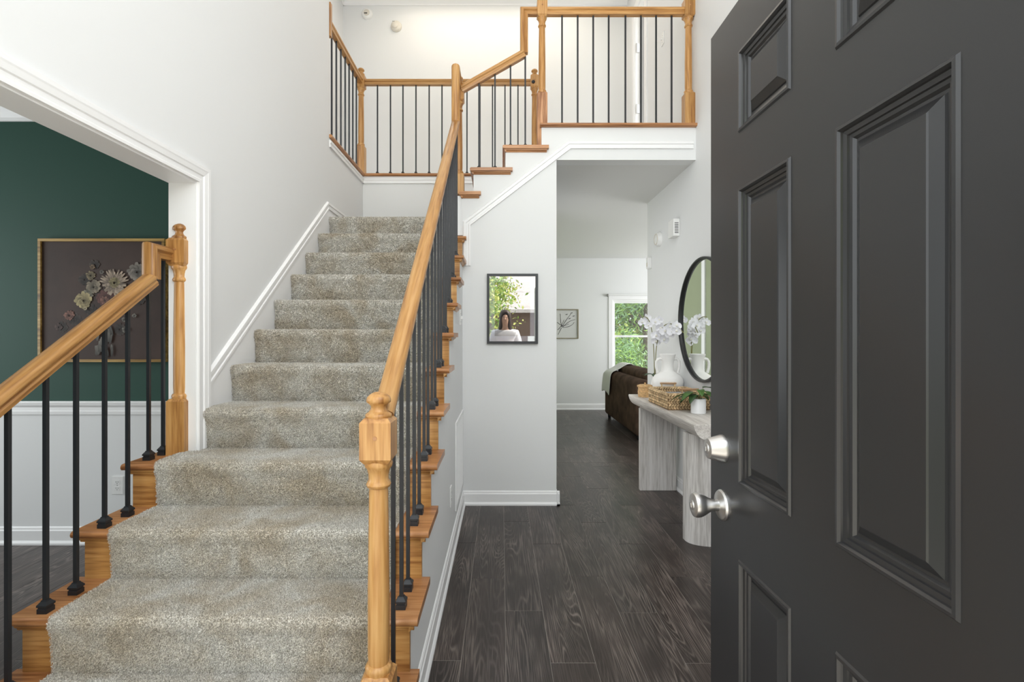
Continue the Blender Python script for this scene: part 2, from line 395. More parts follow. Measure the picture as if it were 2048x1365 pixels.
# wall with the framed picture and the stepped upper flight
r1, r2, r3, r4 = -.47, -.221, .0316, .316
TZ = (2.47, 2.657, 2.833, ZU)
poly = [(XS, 0), (.4345, 0), (.4345, ZC), (XR, ZC), (XR, ZU-.028), (r4, ZU-.028), (r4, TZ[2]-.028), (r3, TZ[2]-.028),
        (r3, TZ[1]-.028), (r2, TZ[1]-.028), (r2, TZ[0]-.028), (XS-.1, TZ[0]-.028), (XS-.1, 2.13), (XS, 2.13)]
struct('wall_back', MB().prism(poly, YF, YF+.12, 'y'), 'wall', 'white wall with framed picture below the upper stairs', 'wall')
struct('wall_fill_box', B(-.25, -.15, YF+.12, 6.0, 0, 2.25).box(-.15, .32, 5.9, 6.0, 0, 2.25), 'wall', 'added unseen wall boxing in the hall side fill light', 'wall')  # unseen box added around the fill light behind the hall wall
struct('ceiling_fill_box', B(-.25, .32, YF+.12, 6.0, 2.25, 2.30), 'ceil', 'added unseen ceiling boxing in the hall side fill light', 'ceiling')  # lid of the added light box, out of view
struct('wall_dining_front', B(XDL, XL-.12, .1, .2, 0, 2.86), 'green', 'front wall of the dining room', 'wall')
struct('wall_hall', B(.32, .4345, YF+.12, 4.25, 0, ZC).box(.32, .4345, 4.25, 5.7, 2.15, ZC), 'wall', 'side wall of the hallway past the picture wall', 'wall')  # gap added to let the side fill reach the right wall
w = B(.32, .4345, 5.7, YB, 0, ZC)
struct('wall_sage', w, 'sage', 'sage green side wall seen only in the round mirror', 'wall')
# living room
wx0, wx1, wz0, wz1 = 1.99, 2.95, .62, 1.985
w = B(.3, wx0, YB, YB+.15, 0, ZC).box(wx1, 5.1, YB, YB+.15, 0, ZC).box(wx0, wx1, YB, YB+.15, 0, wz0).box(wx0, wx1, YB, YB+.15, wz1, ZC)
struct('wall_living_back', w, 'wall', 'far living room wall with the window and line drawing', 'wall')
struct('wall_living_near', B(XR+.13, 5.1, 5.137, 5.257, 0, ZC), 'wall', 'near wall of the living room, behind the corner', 'wall')
struct('wall_living_right', B(5.0, 5.12, 5.257, YB, 0, ZC), 'wall', 'right wall of the living room', 'wall')
struct('ceiling_hall', B(.3, 5.12, YF+.12, YB+.15, ZC, ZC+.05), 'ceil', 'flat ceiling over the hallway and living room', 'ceiling')
# dining room
w = B(XDL, XL-.12, YD, YD+.12, .9, 2.86)
struct('wall_dining_back', w, 'green', 'dark green dining room wall above the white chair rail', 'wall')
struct('wall_dining_lower', B(XDL, XL-.12, YD, YD+.12, 0, .9), 'wall', 'white lower dining room wall below the chair rail', 'wall')
struct('wall_dining_left', B(XDL-.12, XDL, .2, YD+.12, 0, 2.86), 'green', 'left wall of the dining room', 'wall')
struct('ceiling_dining', B(XDL-.12, XL-.12, .2, YD+.12, 2.80, 2.9), 'ceil', 'dining room ceiling', 'ceiling')
# upper level
w = B(-2.6, XR, 5.285, 6.3, ZC+.06, ZU-.03).box(r4+.02, XR, YF+.121, 5.285, ZC+.06, ZU-.03).box(-2.6, XL-.12, 4.15, 5.16, ZC+.06, ZU-.03)
struct('floor_upper', w, 'wall', 'upper hall floor edge around the stairwell', 'floor')
struct('wall_upper_back', B(-2.1, XR, 6.12, 6.24, ZU, ZT), 'wall', 'upper hall back wall with two round detectors', 'wall')
struct('wall_upper_left', B(-2.06, -1.94, 4.0, 6.12, ZU, ZT), 'wall', 'upper hall left wall', 'wall')
struct('wall_landing_back', B(XL, r2+.1, 5.16, 5.28, 2.2, ZU-.03), 'wall', 'low white wall behind the stair landing', 'wall')
struct('ceiling_upper', B(-2.7, XR+.13, EN, 6.3, ZT, ZT+.1), 'ceil', 'high ceiling over the stairwell', 'ceiling')
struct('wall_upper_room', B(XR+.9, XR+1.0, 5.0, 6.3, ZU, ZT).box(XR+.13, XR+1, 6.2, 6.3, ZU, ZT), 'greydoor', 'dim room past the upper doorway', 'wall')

# ------------------------------------------------------------------ floor with planks
fl = struct('floor', B(XDL, 5.1, -.02, YB+.1, -.05, -.0012), 'joint', 'dark brown wood plank floor', 'floor')
PW, PL = .1835, 1.165
rects = [(XS, XR, .25, 5.26), (.4345, 3.6, 5.26, YB), (-4.2, -1.6, 1.2, YD)]
pm = {}
G = .0024
for (x0, x1, y0, y1) in rects:
    for k in range(int((x0-.018)/PW)-2, int((x1-.018)/PW)+2):
        a, b = max(x0, .018+PW*k), min(x1, .018+PW*(k+1))
        if b-a < .01: continue
        yy = 2.775-.352*((k+1) % 3)-PL*4+random.uniform(-.03, .03)
        while yy < y1:
            c, d = max(y0, yy), min(y1, yy+PL); yy += PL
            if d-c < .02: continue
            key = (round(b-a, 4), round(d-c, 4))
            if key not in pm:
                bx, by = b-a-G*.5, d-c-G; e = .0005
                mb = MB().add([(0,0,-.0015),(bx,0,-.0015),(bx,by,-.0015),(0,by,-.0015),(0,0,-e),(bx,0,-e),(bx,by,-e),(0,by,-e),
                               (e,e,0),(bx-e,e,0),(bx-e,by-e,0),(e,by-e,0)],
                              [(0,1,5,4),(1,2,6,5),(2,3,7,6),(3,0,4,7),(4,5,9,8),(5,6,10,9),(6,7,11,10),(7,4,8,11),(8,9,10,11),(3,2,1,0)])
                me = mb.mesh('plank'); me.materials.append(M['plank']); pm[key] = me
            o = bpy.data.objects.new('plank', pm[key]); C.objects.link(o); o.parent = fl; o.location = (a, c, 0)

# ------------------------------------------------------------------ trim
BBP = [(0, 0), (.024, 0), (.024, .012), (.018, .022), (.014, .026), (.014, .088), (.010, .094), (.008, .105), (.003, .112), (0, .112)]
def baseboard(name, p0, p1, nrm, label, z=0):
    """profile standing off the wall along nrm between p0 and p1 (x,y)"""
    mb = MB(); n = len(BBP)
    for p in (p0, p1):
        for d, h in BBP: mb.v.append((p[0]+nrm[0]*d, p[1]+nrm[1]*d, z+h))
    mb.f = [tuple(range(n)), tuple(range(2*n-1, n-1, -1))]+[(i, i+n, (i+1) % n+n, (i+1) % n) for i in range(n)]
    return struct(name, mb, 'trim', label, 'baseboard')
baseboard('baseboard_back', (XS, YF), (.4585, YF), (0, -1), 'white baseboard under the framed picture')
baseboard('baseboard_hall', (.4345, YF-.024), (.4345, 4.25), (1, 0), 'white baseboard along the hallway side wall')
baseboard('baseboard_stair', (XS, 1.42), (XS, YF), (1, 0), 'white baseboard along the wall under the stairs')
baseboard('baseboard_right', (XR, 1.3), (XR, 5.257), (-1, 0), 'white baseboard behind the console table')
baseboard('baseboard_living', (.4345, YB), (5, YB), (0, -1), 'white baseboard along the far living room wall')
baseboard('baseboard_dining', (XDL, YD), (XL-.12, YD), (0, -1), 'white baseboard in the dining room')
def molding(name, path, side, prof, label, mat='trim'):
    return struct(name, MB().sweep(prof, path, side), mat, label, 'trim')
# casing profile: (out from wall, across); three steps
CAS = [(0, 0), (.016, 0), (.016, .012), (.012, .016), (.012, .034), (.017, .038), (.020, .058), (.022, .064), (.022, .080), (0, .084)]
molding('trim_1', [(XL, EN, 2.06), (XL, 2.343, 2.06), (XL, 2.343, .785)], (1, 0, 0), CAS, 'white stepped casing around the opening to the green room')
struct('trim_2', B(XL-.125, XL+.003, EN, 2.335, 2.052, 2.062).box(XL-.125, XL+.003, 2.335, 2.345, .785, 2.062), 'trim', 'white jamb lining of the opening to the green room', 'trim')
SK = [(0, 0), (.014, 0), (.014, .012), (.009, .016), (.009, .032), (.016, .036), (.016, .052), (.006, .060), (0, .060)]
ztop = lambda y: 1.166+.7625*(y-2.436)
molding('trim_3', [(XL, 2.43, ztop(2.43)-.07), (XL, 4.116, ztop(4.116)-.07), (XL, 5.15, ztop(4.116)-.07)], (1, 0, 0), SK, 'white molding rising with the stairs on the left wall')
struct('trim_4', MB().prism([(2.43, .8), (4.12, 2.08), (5.16, 2.31), (5.16, ztop(4.116)-.06), (4.116, ztop(4.116)-.06), (2.43, ztop(2.43)-.06)], XL, XL+.004, 'x'), 'trim', 'white skirt board between stair carpet and left wall molding', 'trim')
# skirt molding on the picture wall
px = lambda x, Y=YF: (x-1003)/1000*Y
pz = lambda y, Y=YF: EYE+(671-y)/1000*Y
molding('trim_5', [(px(941), YF, pz(532)), (px(941), YF, pz(451)), (px(1141), YF, pz(298)), (px(1386), YF, pz(298))], (0, -1, 0), SK, 'white molding running up under the upper stairs and balcony')
molding('trim_6', [(XL, 4.15, ZU-.105), (XL, 5.16, ZU-.105)], (1, 0, 0), SK, 'white molding under the cap left of the landing')
molding('trim_7', [(XL, 5.16, ZU-.105), (r2+.02, 5.16, ZU-.105)], (0, -1, 0), SK, 'white molding under the cap behind the landing')
# crown moldings
CRN = [(0, 0), (.012, 0), (.016, .02), (.04, .05), (.06, .072), (.075, .078), (.075, .09), (0, .09)]
molding('trim_8', [(XDL, YD, 2.712), (XL-.12, YD, 2.712)], (0, -1, 0), CRN, 'white crown molding above the green wall')
molding('trim_9', [(-1.94, 6.12, ZT-.09), (XR, 6.12, ZT-.09)], (0, -1, 0), CRN, 'white crown molding of the upper hall back wall')
molding('trim_10', [(-1.94, 4.2, ZT-.09), (-1.94, 6.12, ZT-.09)], (1, 0, 0), CRN, 'white crown molding of the upper hall left wall')
CHR = [(0, 0), (.010, 0), (.012, .02), (.008, .026), (.008, .046), (.020, .060), (.024, .078), (.020, .086), (0, .086)]
molding('trim_11', [(XDL, YD, .832), (XL-.12, YD, .832)], (0, -1, 0), CHR, 'white chair rail below the green wall')
struct('trim_14', B(.4345, .452, 6.40, 6.50, 0, 2.4), 'trim', 'white vertical casing on the sage wall, seen in the mirror', 'trim')
# upper doorway in the right wall
w = MB().box(XR-.015, XR, 5.75, 5.83, ZU, 5.12).box(XR-.015, XR, 5.25, 5.33, ZU, 5.12).box(XR-.015, XR, 5.33, 5.75, 5.04, 5.12)
w.box(XR, XR+.13, 5.738, 5.75, ZU, 5.05).box(XR, XR+.13, 5.33, 5.342, ZU, 5.05).box(XR, XR+.13, 5.342, 5.738, 5.03, 5.05)
struct('trim_12', w, 'trim', 'white casing of the upper hall doorway', 'trim')
d = thing('upstairs_door', (XR+.1, 5.735, ZU), 'grey-white door ajar at the upper hall doorway with two hinges', 'door')
obj('door_panel', B(XR+.06, XR+.75, 5.695, 5.735, ZU+.01, 5.02), 'greydoor', d)
for y in (95, 217):
    z = EYE+(671-y)/1000*5.72
    obj('hinge', B(XR+.012, XR+.06, 5.728, 5.737, z-.05, z+.05).lathe([(.007, z-.052), (.007, z+.052)], (XR+.012, 5.728, 0), 8), 'nickel', d)

# ------------------------------------------------------------------ front door (open 90 degrees)
DX, DY0, DY1, DZ0, DZ1 = .498, .30, 1.189, .012, 2.045
D = thing('front_door', (DX+.022, DY0, 0), 'open dark grey six-panel front door with nickel knob', 'door')
ys = [(.860, 1.0485), (.542, .744)]
zs = [(.235, .870), (1.027, 1.648), (1.764, 1.935)]
sl = MB().box(DX+.014, DX+.044, DY0, DY1, DZ0, DZ1)
for y0, y1 in ((DY0, ys[1][0]), (ys[1][1], ys[0][0]), (ys[0][1], DY1)): sl.box(DX, DX+.014, y0, y1, DZ0, DZ1)
for y0, y1 in ys:
    prev = DZ0
    for z0, z1 in zs+[(DZ1, DZ1)]:
        sl.box(DX, DX+.014, y0, y1, prev, z0); prev = z1
obj('door_slab', sl, 'door', D)
LO = [(0, 0), (.0025, -.0035), (.007, -.004), (.0095, .000), (.0105, .003), (.0165, .0045), (.0175, .0075), (.0225, .0085), (.026, .0125), (.030, .0128), (.0315, .0105), (.0445, .003), (.0465, .0015)]
for y0, y1 in ys:
    for z0, z1 in zs:
        p = MB()
        for i, dpt in LO:
            p.v += [(DX+dpt, y0+i, z0+i), (DX+dpt, y1-i, z0+i), (DX+dpt, y1-i, z1-i), (DX+dpt, y0+i, z1-i)]
        for k in range(len(LO)-1):
            for j in range(4): p.f.append((k*4+j, k*4+(j+1) % 4, k*4+4+(j+1) % 4, k*4+4+j))
        k = len(LO)-1; p.f.append((k*4, k*4+1, k*4+2, k*4+3))
        obj('door_panel', p, 'door', D)
YK = 1.125
kb = MB().lathe([(.0, 0), (.034, 0), (.034, .003), (.031, .007), (.024, .009), (.013, .012), (.0125, .022), (.016, .032), (.022, .042), (.0265, .052), (.0275, .060), (.0255, .066), (.020, .0685), (.012, .069), (0.0, .069)], (DX, YK, .958), 28, '-x')
k = obj('knob', kb, 'nickel', D, smooth=35, label='satin nickel door knob with keyhole')
obj('keyhole', MB().lathe([(.0105, .0685), (.0105, .0705), (.009, .0715), (0, .0715)], (DX, YK, .958), 20, '-x').box(DX-.0725, DX-.071, YK-.001, YK+.001, .953, .963), 'nickel', k, smooth=35)
kb = MB().lathe([(0, 0), (.0315, 0), (.0315, .004), (.030, .008), (.0235, .030), (.022, .034), (.017, .036), (0, .036)], (DX, YK, 1.085), 28, '-x')
k = obj('deadbolt', kb, 'nickel', D, smooth=35, label='satin nickel deadbolt cylinder')
obj('keyhole', MB().lathe([(.0115, .0355), (.0115, .0375), (.010, .0385), (0, .0385)], (DX, YK, 1.085), 20, '-x').box(DX-.0395, DX-.038, YK-.001, YK+.001, 1.080, 1.090), 'nickel', k, smooth=35)
struct('trim_13', B(DX+.048, DX+.09, .1, .3, 0, 2.09), 'trim', 'white hinge jamb of the open front door', 'trim')

# ------------------------------------------------------------------ staircase
ST = thing('staircase', (-.9, 1.39, 0), 'oak staircase with wooden tread ends and risers under grey carpet', 'staircase')
def nose(y, z, d, t=.027):
    """tread cross-section (y,z) with a half-round front"""
    p = [(y+d, z), (y+d, z-t)]
    for k in range(7):
        a = -PI/2-PI*k/6; p.append((y+t/2+math.cos(a)*t/2, z-t/2+math.sin(a)*t/2))
    return p
XE = -.276
for n in range(1, 12):
    y, z = SY(n), SZ(n)
    xl = -1.632 if n <= 4 else XL+.002
    dp = RUN+.045
    obj('tread', MB().prism(nose(y, z, dp), xl, XE, 'x'), 'tread_x', ST, smooth=40)
    if n == 4: pass
    rl = -1.60 if n <= 4 else XL+.002
    obj('riser', B(rl, XS, y+.030, y+.048, SZ(n)-RISE+(0 if n > 1 else -.025), z-.027), 'oak_x', ST)
    cv = [(y+.030, z-.027), (y+.012, z-.027), (y+.013, z-.034), (y+.022, z-.040), (y+.024, z-.047), (y+.030, z-.048)]
    obj('cove_molding', MB().prism(cv, rl-.012 if n <= 4 else rl, XS+.016, 'x'), 'oak_x', ST)
    # return molding under the tread end
    obj('return_molding', MB().prism([(XS, z-.027), (XS+.018, z-.027), (XS+.016, z-.034), (XS+.006, z-.042), (XS, z-.048)], y+.012, y+dp, 'y'), 'oak_y' if n < 5 else 'oak_y', ST)
n = 12
obj('riser', B(XL+.002, XS, SY(12)+.03, SY(12)+.048, SZ(11), SZ(12)-.027), 'oak_x', ST)
obj('landing', B(XL+.002, XS, SY(12)+.0, 5.16, SZ(12)-.03, SZ(12)), 'tread_x', ST)
# left side under the projecting lower steps
pts = [(SY(1)+.048, 0)]
for n in range(1, 5): pts += [(SY(n)+.048, SZ(n)-.028), (SY(n+1)+.048, SZ(n)-.028)]
pts[-1] = (2.343, SZ(4)-.028); pts.append((2.343, 0))
obj('stringer', MB().prism(pts, -1.60, -1.56, 'x'), 'trim', ST)
# upper flight: treads run in depth, rising to the right
def nose_x(x, z, d, t=.028):
    return [(-q[0], q[1]) for q in nose(-x-d, z, d, t)]
tx = [(px(918), px(962)), (px(940), px(1025)), (px(1005), px(1097))]
for i, (a, b) in enumerate(tx):
    z = TZ[i]; t = .026
    p = [(b, z)]
    for k in range(7):
        an = PI/2+PI*k/6; p.append((a+t/2+math.cos(an)*t/2, z-t/2+math.sin(an)*t/2))
    p += [(b, z-t)]
    obj('tread', MB().prism(p, YF-.035, 5.15, 'y'), 'tread_y' if 0 else 'tread_x', ST, smooth=40)
    obj('return_molding', MB().prism([(YF, z-t), (YF-.022, z-t), (YF-.020, z-t-.008), (YF-.008, z-t-.016), (YF-.006, z-t-.022), (YF, z-t-.022)], a+.018, b-.014, 'x'), 'tread_x', ST)
    # cove below the front nosing
    obj('cove_molding', MB().prism([(a+.03, z-t), (a+.012, z-t), (a+.014, z-t-.010), (a+.024, z-t-.022), (a+.03, z-t-.022)], YF-.02, 5.15, 'y'), 'tread_y', ST)
    if i < 2:
        rx = (r2, r3)[i]
        obj('riser', B(rx, rx+.018, YF+.12, 5.15, z, TZ[i+1]-.027), 'trim', ST)
obj('riser', B(r4, r4+.018, YF+.12, 5.15, TZ[2], ZU-.03), 'trim', ST)
obj('nosing', MB().prism([(YF-.035+q[0], q[1]) for q in nose(0, ZU, .16, .027)], r4-.012, XR, 'x'), 'tread_x', ST, smooth=40, label='long oak nosing along the balcony edge')
obj('nosing', MB().prism([(5.135+q[0], q[1]) for q in nose(0, ZU, .16, .027)], XL-.13, r2+.1, 'x'), 'tread_x', ST, smooth=40, label='oak cap on the wall behind the landing')
obj('nosing', MB().prism([(XL+.025-q[0], q[1]) for q in nose(0, ZU, .17, .027)], 4.15, 5.2, 'y'), 'tread_y', ST, smooth=40, label='oak cap on the wall left of the landing')

# ------------------------------------------------------------------ carpet
CT = .013
def cpath(n0, n1, end=None):
    p = []
    for n in range(n0, n1+1):
        y, z = SY(n), SZ(n)
        zb = SZ(n-1)+CT if n > 1 else .002
        p += [(y+.006, zb), (y+.004, zb+.03), (y+.001, z-.075), (y-.003, z-.045), (y-.009, z-.030), (y-.013, z-.014), (y-.012, z-.002), (y-.006, z+CT*.72), (y+.008, z+CT), (y+.05, z+CT+.001)]
        if n < n1: p += [(SY(n+1)-.06, z+CT), (SY(n+1)+.002, z+CT-.001)]
        elif end is not None: p += [(end, z+CT)]
        else: p += [(SY(n+1)+.02, z+CT-.002)]
    return p
tuft_v = []; tuft_n = []
def carpet_piece(mb, n0, n1, x0, x1, end=None):
    p = cpath(n0, n1, end); nx = 36
    o = len(mb.v); k = len(p)
    for i in range(nx+1):
        x = x0+(x1-x0)*i/nx
        e = min(i, nx-i); dz = -.006 if e == 0 else 0
        for j, (y, z) in enumerate(p):
            jit = .0003*math.sin(x*23+j*1.7)+.0002*math.sin(x*51+j)
            mb.v.append((x, y+jit-(-.005 if e == 0 and (j % 12) < 7 else 0), z+jit*.6+(dz if (j % 12) >= 7 else 0)))
    for i in range(nx):
        for j in range(k-1):
            a = o+i*k+j; mb.f.append((a, a+1, a+k+1, a+k))
    # closed side edges down to the wood
    for i in (0, nx):
        b = len(mb.v)
        for j, (y, z) in enumerate(p):
            q = j % 12
            mb.v.append((x0 if i == 0 else x1, y+(.016 if q < 8 else 0), z-(CT+.004 if q >= 6 else 0)))
        for j in range(k-1): mb.f.append((o+i*k+j, o+i*k+j+1, b+j+1, b+j))
    # tufts
    P = np.array(p); seg = np.diff(P, axis=0); ln = np.hypot(seg[:, 0], seg[:, 1])
    dens = 230000
    for j in range(len(seg)):
        mid = P[j]+seg[j]/2
        dd = dens*min(1.0, (2.3/mid[0])**2*1.15)
        m = int(ln[j]*(x1-x0)*dd)
        if m < 1: continue
        t = np.random.rand(m); x = x0+(x1-x0)*np.random.rand(m)
        y = P[j, 0]+seg[j, 0]*t; z = P[j, 1]+seg[j, 1]*t
        nn = np.array([0, -seg[j, 1], seg[j, 0]])/ln[j]
        tuft_v.append(np.stack([x, y, z], 1)); tuft_n.append(np.repeat(nn[None], m, 0))
cm = MB()
carpet_piece(cm, 1, 4, -1.48, -.405, None)
carpet_piece(cm, 5, 12, XL+.006, -.405, 5.155)
CA = thing('stair_carpet', (-.9, 1.39, 0), 'grey-beige plush carpet runner covering the stairs', 'carpet')
obj('carpet_backing', cm, 'carpet', CA, smooth=70)
V = np.concatenate(tuft_v); NN = np.concatenate(tuft_n); m = len(V)
rnd = np.random.randn(m, 3); rnd -= (rnd*NN).sum(1, keepdims=True)*NN; rnd /= np.linalg.norm(rnd, axis=1, keepdims=True)
t2 = np.cross(NN, rnd)
h = .0034+.0022*np.random.rand(m, 1); wd = .0010+.0010*np.random.rand(m, 1)
sc = np.clip(V[:, 1:2]/2.0, 1, 2.2); h = h*np.sqrt(sc); wd = wd*sc
lean = np.random.randn(m, 3)*.0012; 
a = V-rnd*wd; b = V+rnd*wd; c = V+NN*h+lean+t2*wd*.6
vv = np.empty((m*3, 3), np.float32); vv[0::3] = a; vv[1::3] = b; vv[2::3] = c
vv -= np.array([-.9, 1.39, 0], np.float32)
me = bpy.data.meshes.new('carpet_pile'); me.vertices.add(m*3); me.vertices.foreach_set('co', vv.ravel())
me.loops.add(m*3); me.loops.foreach_set('vertex_index', np.arange(m*3, dtype=np.int32))
me.polygons.add(m); me.polygons.foreach_set('loop_start', np.arange(0, m*3, 3, dtype=np.int32))
me.update(calc_edges=True); me.materials.append(M['carpet'])
# shade the pile with the normal of the surface it grows from
me.normals_split_custom_set_from_vertices(np.repeat(NN*.75+rnd*.25, 3, 0).tolist()) if m < 10 else None
o = bpy.data.objects.new('carpet_pile', me); C.objects.link(o); o.parent = CA; o['kind'] = 'stuff'
print('tufts', m)

# ------------------------------------------------------------------ railings
RP = [(-.021, -.031), (-.024, -.016), (-.020, -.010), (-.021, -.004), (-.030, .004), (-.0315, .013), (-.028, .022), (-.018, .029), (0, .032),
      (.018, .029), (.028, .022), (.0315, .013), (.030, .004), (.021, -.004), (.020, -.010), (.024, -.016), (.021, -.031)]
def newel(parent, x, y, z0, zb, zt0, zt1, w=.087, raw=False, half=0):
    """square base z0..zb, turned shaft, square block zt0..zt1, finial"""
    hw = w/2
    def block(a, b, ch):
        m = MB(); q = .010
        lv = [(a, hw-q if ch[0] else hw), (a+(.014 if ch[0] else 0), hw), (b-(.012 if ch[1] else 0), hw), (b, hw-q if ch[1] else hw)]
        for z, r in lv: m.v += [(x-r, y-r, z), (x+r, y-r, z), (x+r, y+r, z), (x-r, y+r, z)]
        for k in range(3):
            for j in range(4): m.f.append((k*4+j, k*4+(j+1) % 4, k*4+4+(j+1) % 4, k*4+4+j))
        m.f += [(3, 2, 1, 0), (12, 13, 14, 15)]
        return m
    N_ = obj('newel_post', block(z0, zb, (0, 1)), 'raw_z' if raw else 'oak_z', parent)
    L = zt0-zb; r = hw
    pr = [(r*.80, zb-.006), (r*.84, zb+.006), (r*.88, zb+.012), (r*.80, zb+.020), (r*.66, zb+.024), (r*.70, zb+.05), (r*.70, zb+L*.4), (r*.62, zt0-.085), (r*.60, zt0-.074),
          (r*.74, zt0-.070), (r*.80, zt0-.063), (r*.74, zt0-.056), (r*.64, zt0-.050), (r*.66, zt0-.035), (r*.74, zt0-.020), (r*.88, zt0-.012), (r*.92, zt0-.004), (r*.86, zt0+.004)]
    obj('shaft', MB().lathe(pr, (x, y, 0), 24), 'oak_z', N_, smooth=40)
    obj('block', block(zt0, zt1, (1, 1)), 'oak_z', N_)
    f = [(r*.80, zt1-.004), (r*.86, zt1+.002), (r*.86, zt1+.006), (r*.80, zt1+.010), (r*.64, zt1+.014), (r*.52, zt1+.022), (r*.50, zt1+.030), (r*.62, zt1+.037),
         (r*.78, zt1+.042), (r*.80, zt1+.048), (r*.74, zt1+.056), (r*.56, zt1+.064), (r*.28, zt1+.070), (0, zt1+.0715)]
    obj('finial', MB().lathe(f, (x, y, 0), 24), 'oak_z', N_, smooth=50)
    obj('peg', MB().lathe([(0, 0), (.006, 0), (.006, .0015), (0, .002)], (x, y-hw, (zt0+zt1)/2+.01), 10, '-y'), 'tread_x', N_)
    return N_
shoe_me = {}
def shoe_mesh(s):
    if s not in shoe_me:
        mb = MB(); lv = [(0, .0165), (.016, .0165), (.017, .0145), (.021, .0145), (.022, .0175), (.028, .0175), (.038, .010), (.042, .0085)]
        for z, r in lv:
            z *= s; r *= s; mb.v += [(-r, -r, z), (r, -r, z), (r, r, z), (-r, r, z)]
        for k in range(len(lv)-1):
            for j in range(4): mb.f.append((k*4+j, k*4+(j+1) % 4, k*4+4+(j+1) % 4, k*4+4+j))
        k = len(lv)-1; mb.f += [(3, 2, 1, 0), (k*4, k*4+1, k*4+2, k*4+3)]
        me = mb.mesh('baluster_shoe'); fixn(me); me.materials.append(M['iron']); shoe_me[s] = me
    return shoe_me[s]
def baluster(parent, x, y, z0, z1, s=1.0, w=.0127):
    b = obj('baluster', B(x-w/2, x+w/2, y-w/2, y+w/2, z0, z1), 'iron', parent, origin=(x, y, z0))
    o = bpy.data.objects.new('baluster_shoe', shoe_mesh(s)); C.objects.link(o); o.parent = b
# 1: short rail on the left, in front of the green room
XLr = -1.54
R1 = thing('stair_railing', (XLr, 1.45, SZ(1)), 'short oak and iron stair railing in front of the green room', 'railing', )
zr = lambda y: 1.140+.675*(y-1.535)
obj('handrail', MB().sweep(RP, [(XLr, 1.36, zr(1.36)), (XLr, 2.20, zr(2.20)), ], (1, 0, 0)), 'oak_uv', R1, smooth=35)
GY = 2.20
obj('gooseneck', MB().sweep(RP, [(XLr, GY, zr(GY)-.001), (XLr, GY, 1.715), (XLr, 2.31, 1.715)], (1, 0, 0)), 'oak_uv', R1, smooth=35)
newel(R1, -1.505, 2.345, SZ(4), 1.045, 1.662, 1.792, w=.084)
newel(R1, XLr, 1.40, SZ(1), .42, .96, 1.09)
for n in (1, 2, 3, 4):
    for dy in ((.05, .17) if n < 4 else (.085, .18)):
        y = SY(n)+dy
        if n == 1 and dy < .1: continue
        xb = XLr if n < 4 else XLr-.03
        baluster(R1, xb, y, SZ(n), zr(y)-.02 if y < 2.2 else 1.70)
# 2: main rail on the open side
XRr = -.343
R2 = thing('stair_railing', (XRr, 1.43, SZ(1)), 'long oak and iron railing on the open side of the carpeted stairs', 'railing')
zm = lambda y: 1.105+.795*(y-1.46)
obj('handrail', MB().sweep(RP, [(XRr, 1.455, zm(1.455)), (XRr, 3.755, zm(3.755))], (1, 0, 0)), 'oak_uv', R2, smooth=35)
obj('gooseneck', MB().sweep(RP, [(XRr, 3.755, zm(3.755)), (XRr, 3.755, 3.335), (XRr, 3.99, 3.335)], (1, 0, 0)), 'oak_uv', R2, smooth=35)
newel(R2, XRr-.007, 1.425, SZ(1), .385, .980, 1.108, w=.087)
for n in range(1, 12):
    for dy in (.075, .195):
        y = SY(n)+dy
        if n == 1 and dy < .1: continue
        if y > 3.9: continue
        baluster(R2, XRr, y, SZ(n), zm(min(y, 3.75))-.02)
# 3: upper flight
YU = 4.0
R3 = thing('stair_railing', (px(922, YU), YU, TZ[0]), 'short sloped oak railing on the upper flight to the balcony', 'railing')
zu = lambda x: pz(177.5, YU)+(pz(108, YU)-pz(177.5, YU))/(px(1047, YU)-px(925, YU))*(x-px(925, YU))
xg = px(1048, YU)
obj('handrail', MB().sweep(RP, [(px(922, YU), YU, zu(px(922, YU))), (xg, YU, zu(xg))], (0, -1, 0)), 'oak_uv', R3, smooth=35)
obj('gooseneck', MB().sweep(RP, [(xg, YU, zu(xg)), (xg, YU, pz(23.5, YU)), (px(1078, YU), YU, pz(23.5, YU))], (0, -1, 0)), 'oak_uv', R3, smooth=35)
newel(R3, px(917.5, 4.03), 4.03, TZ[0], TZ[0]+.17, 3.215, 3.36)
for x, i in ((958, 1), (990, 1), (1021, 2), (1050.5, 2)):
    X = px(x, YU); baluster(R3, X, YU, TZ[i], zu(X)-.02, .9)
# 4: balcony
R4 = thing('balcony_railing', (px(1084, YU), YU, ZU), 'level oak and iron balcony railing above the hallway', 'railing')
obj('handrail', MB().sweep(RP, [(px(1088, YU), YU, pz(23.5, YU)), (XR-.03, YU, pz(23.5, YU))], (0, -1, 0)), 'oak_uv', R4, smooth=35)
newel(R4, px(1084, YU), YU, TZ[2]+.002, pz(187, YU), pz(37, YU), pz(-1, YU), w=.080, raw=True)
newel(R4, XR-.04, YU, ZU, pz(187, YU), pz(37, YU), pz(-1, YU), w=.080)
for x in (1124, 1155.3, 1186.3, 1217.3, 1250.7, 1281.7, 1312, 1343): baluster(R4, px(x, YU), YU, ZU, pz(32, YU), .8)
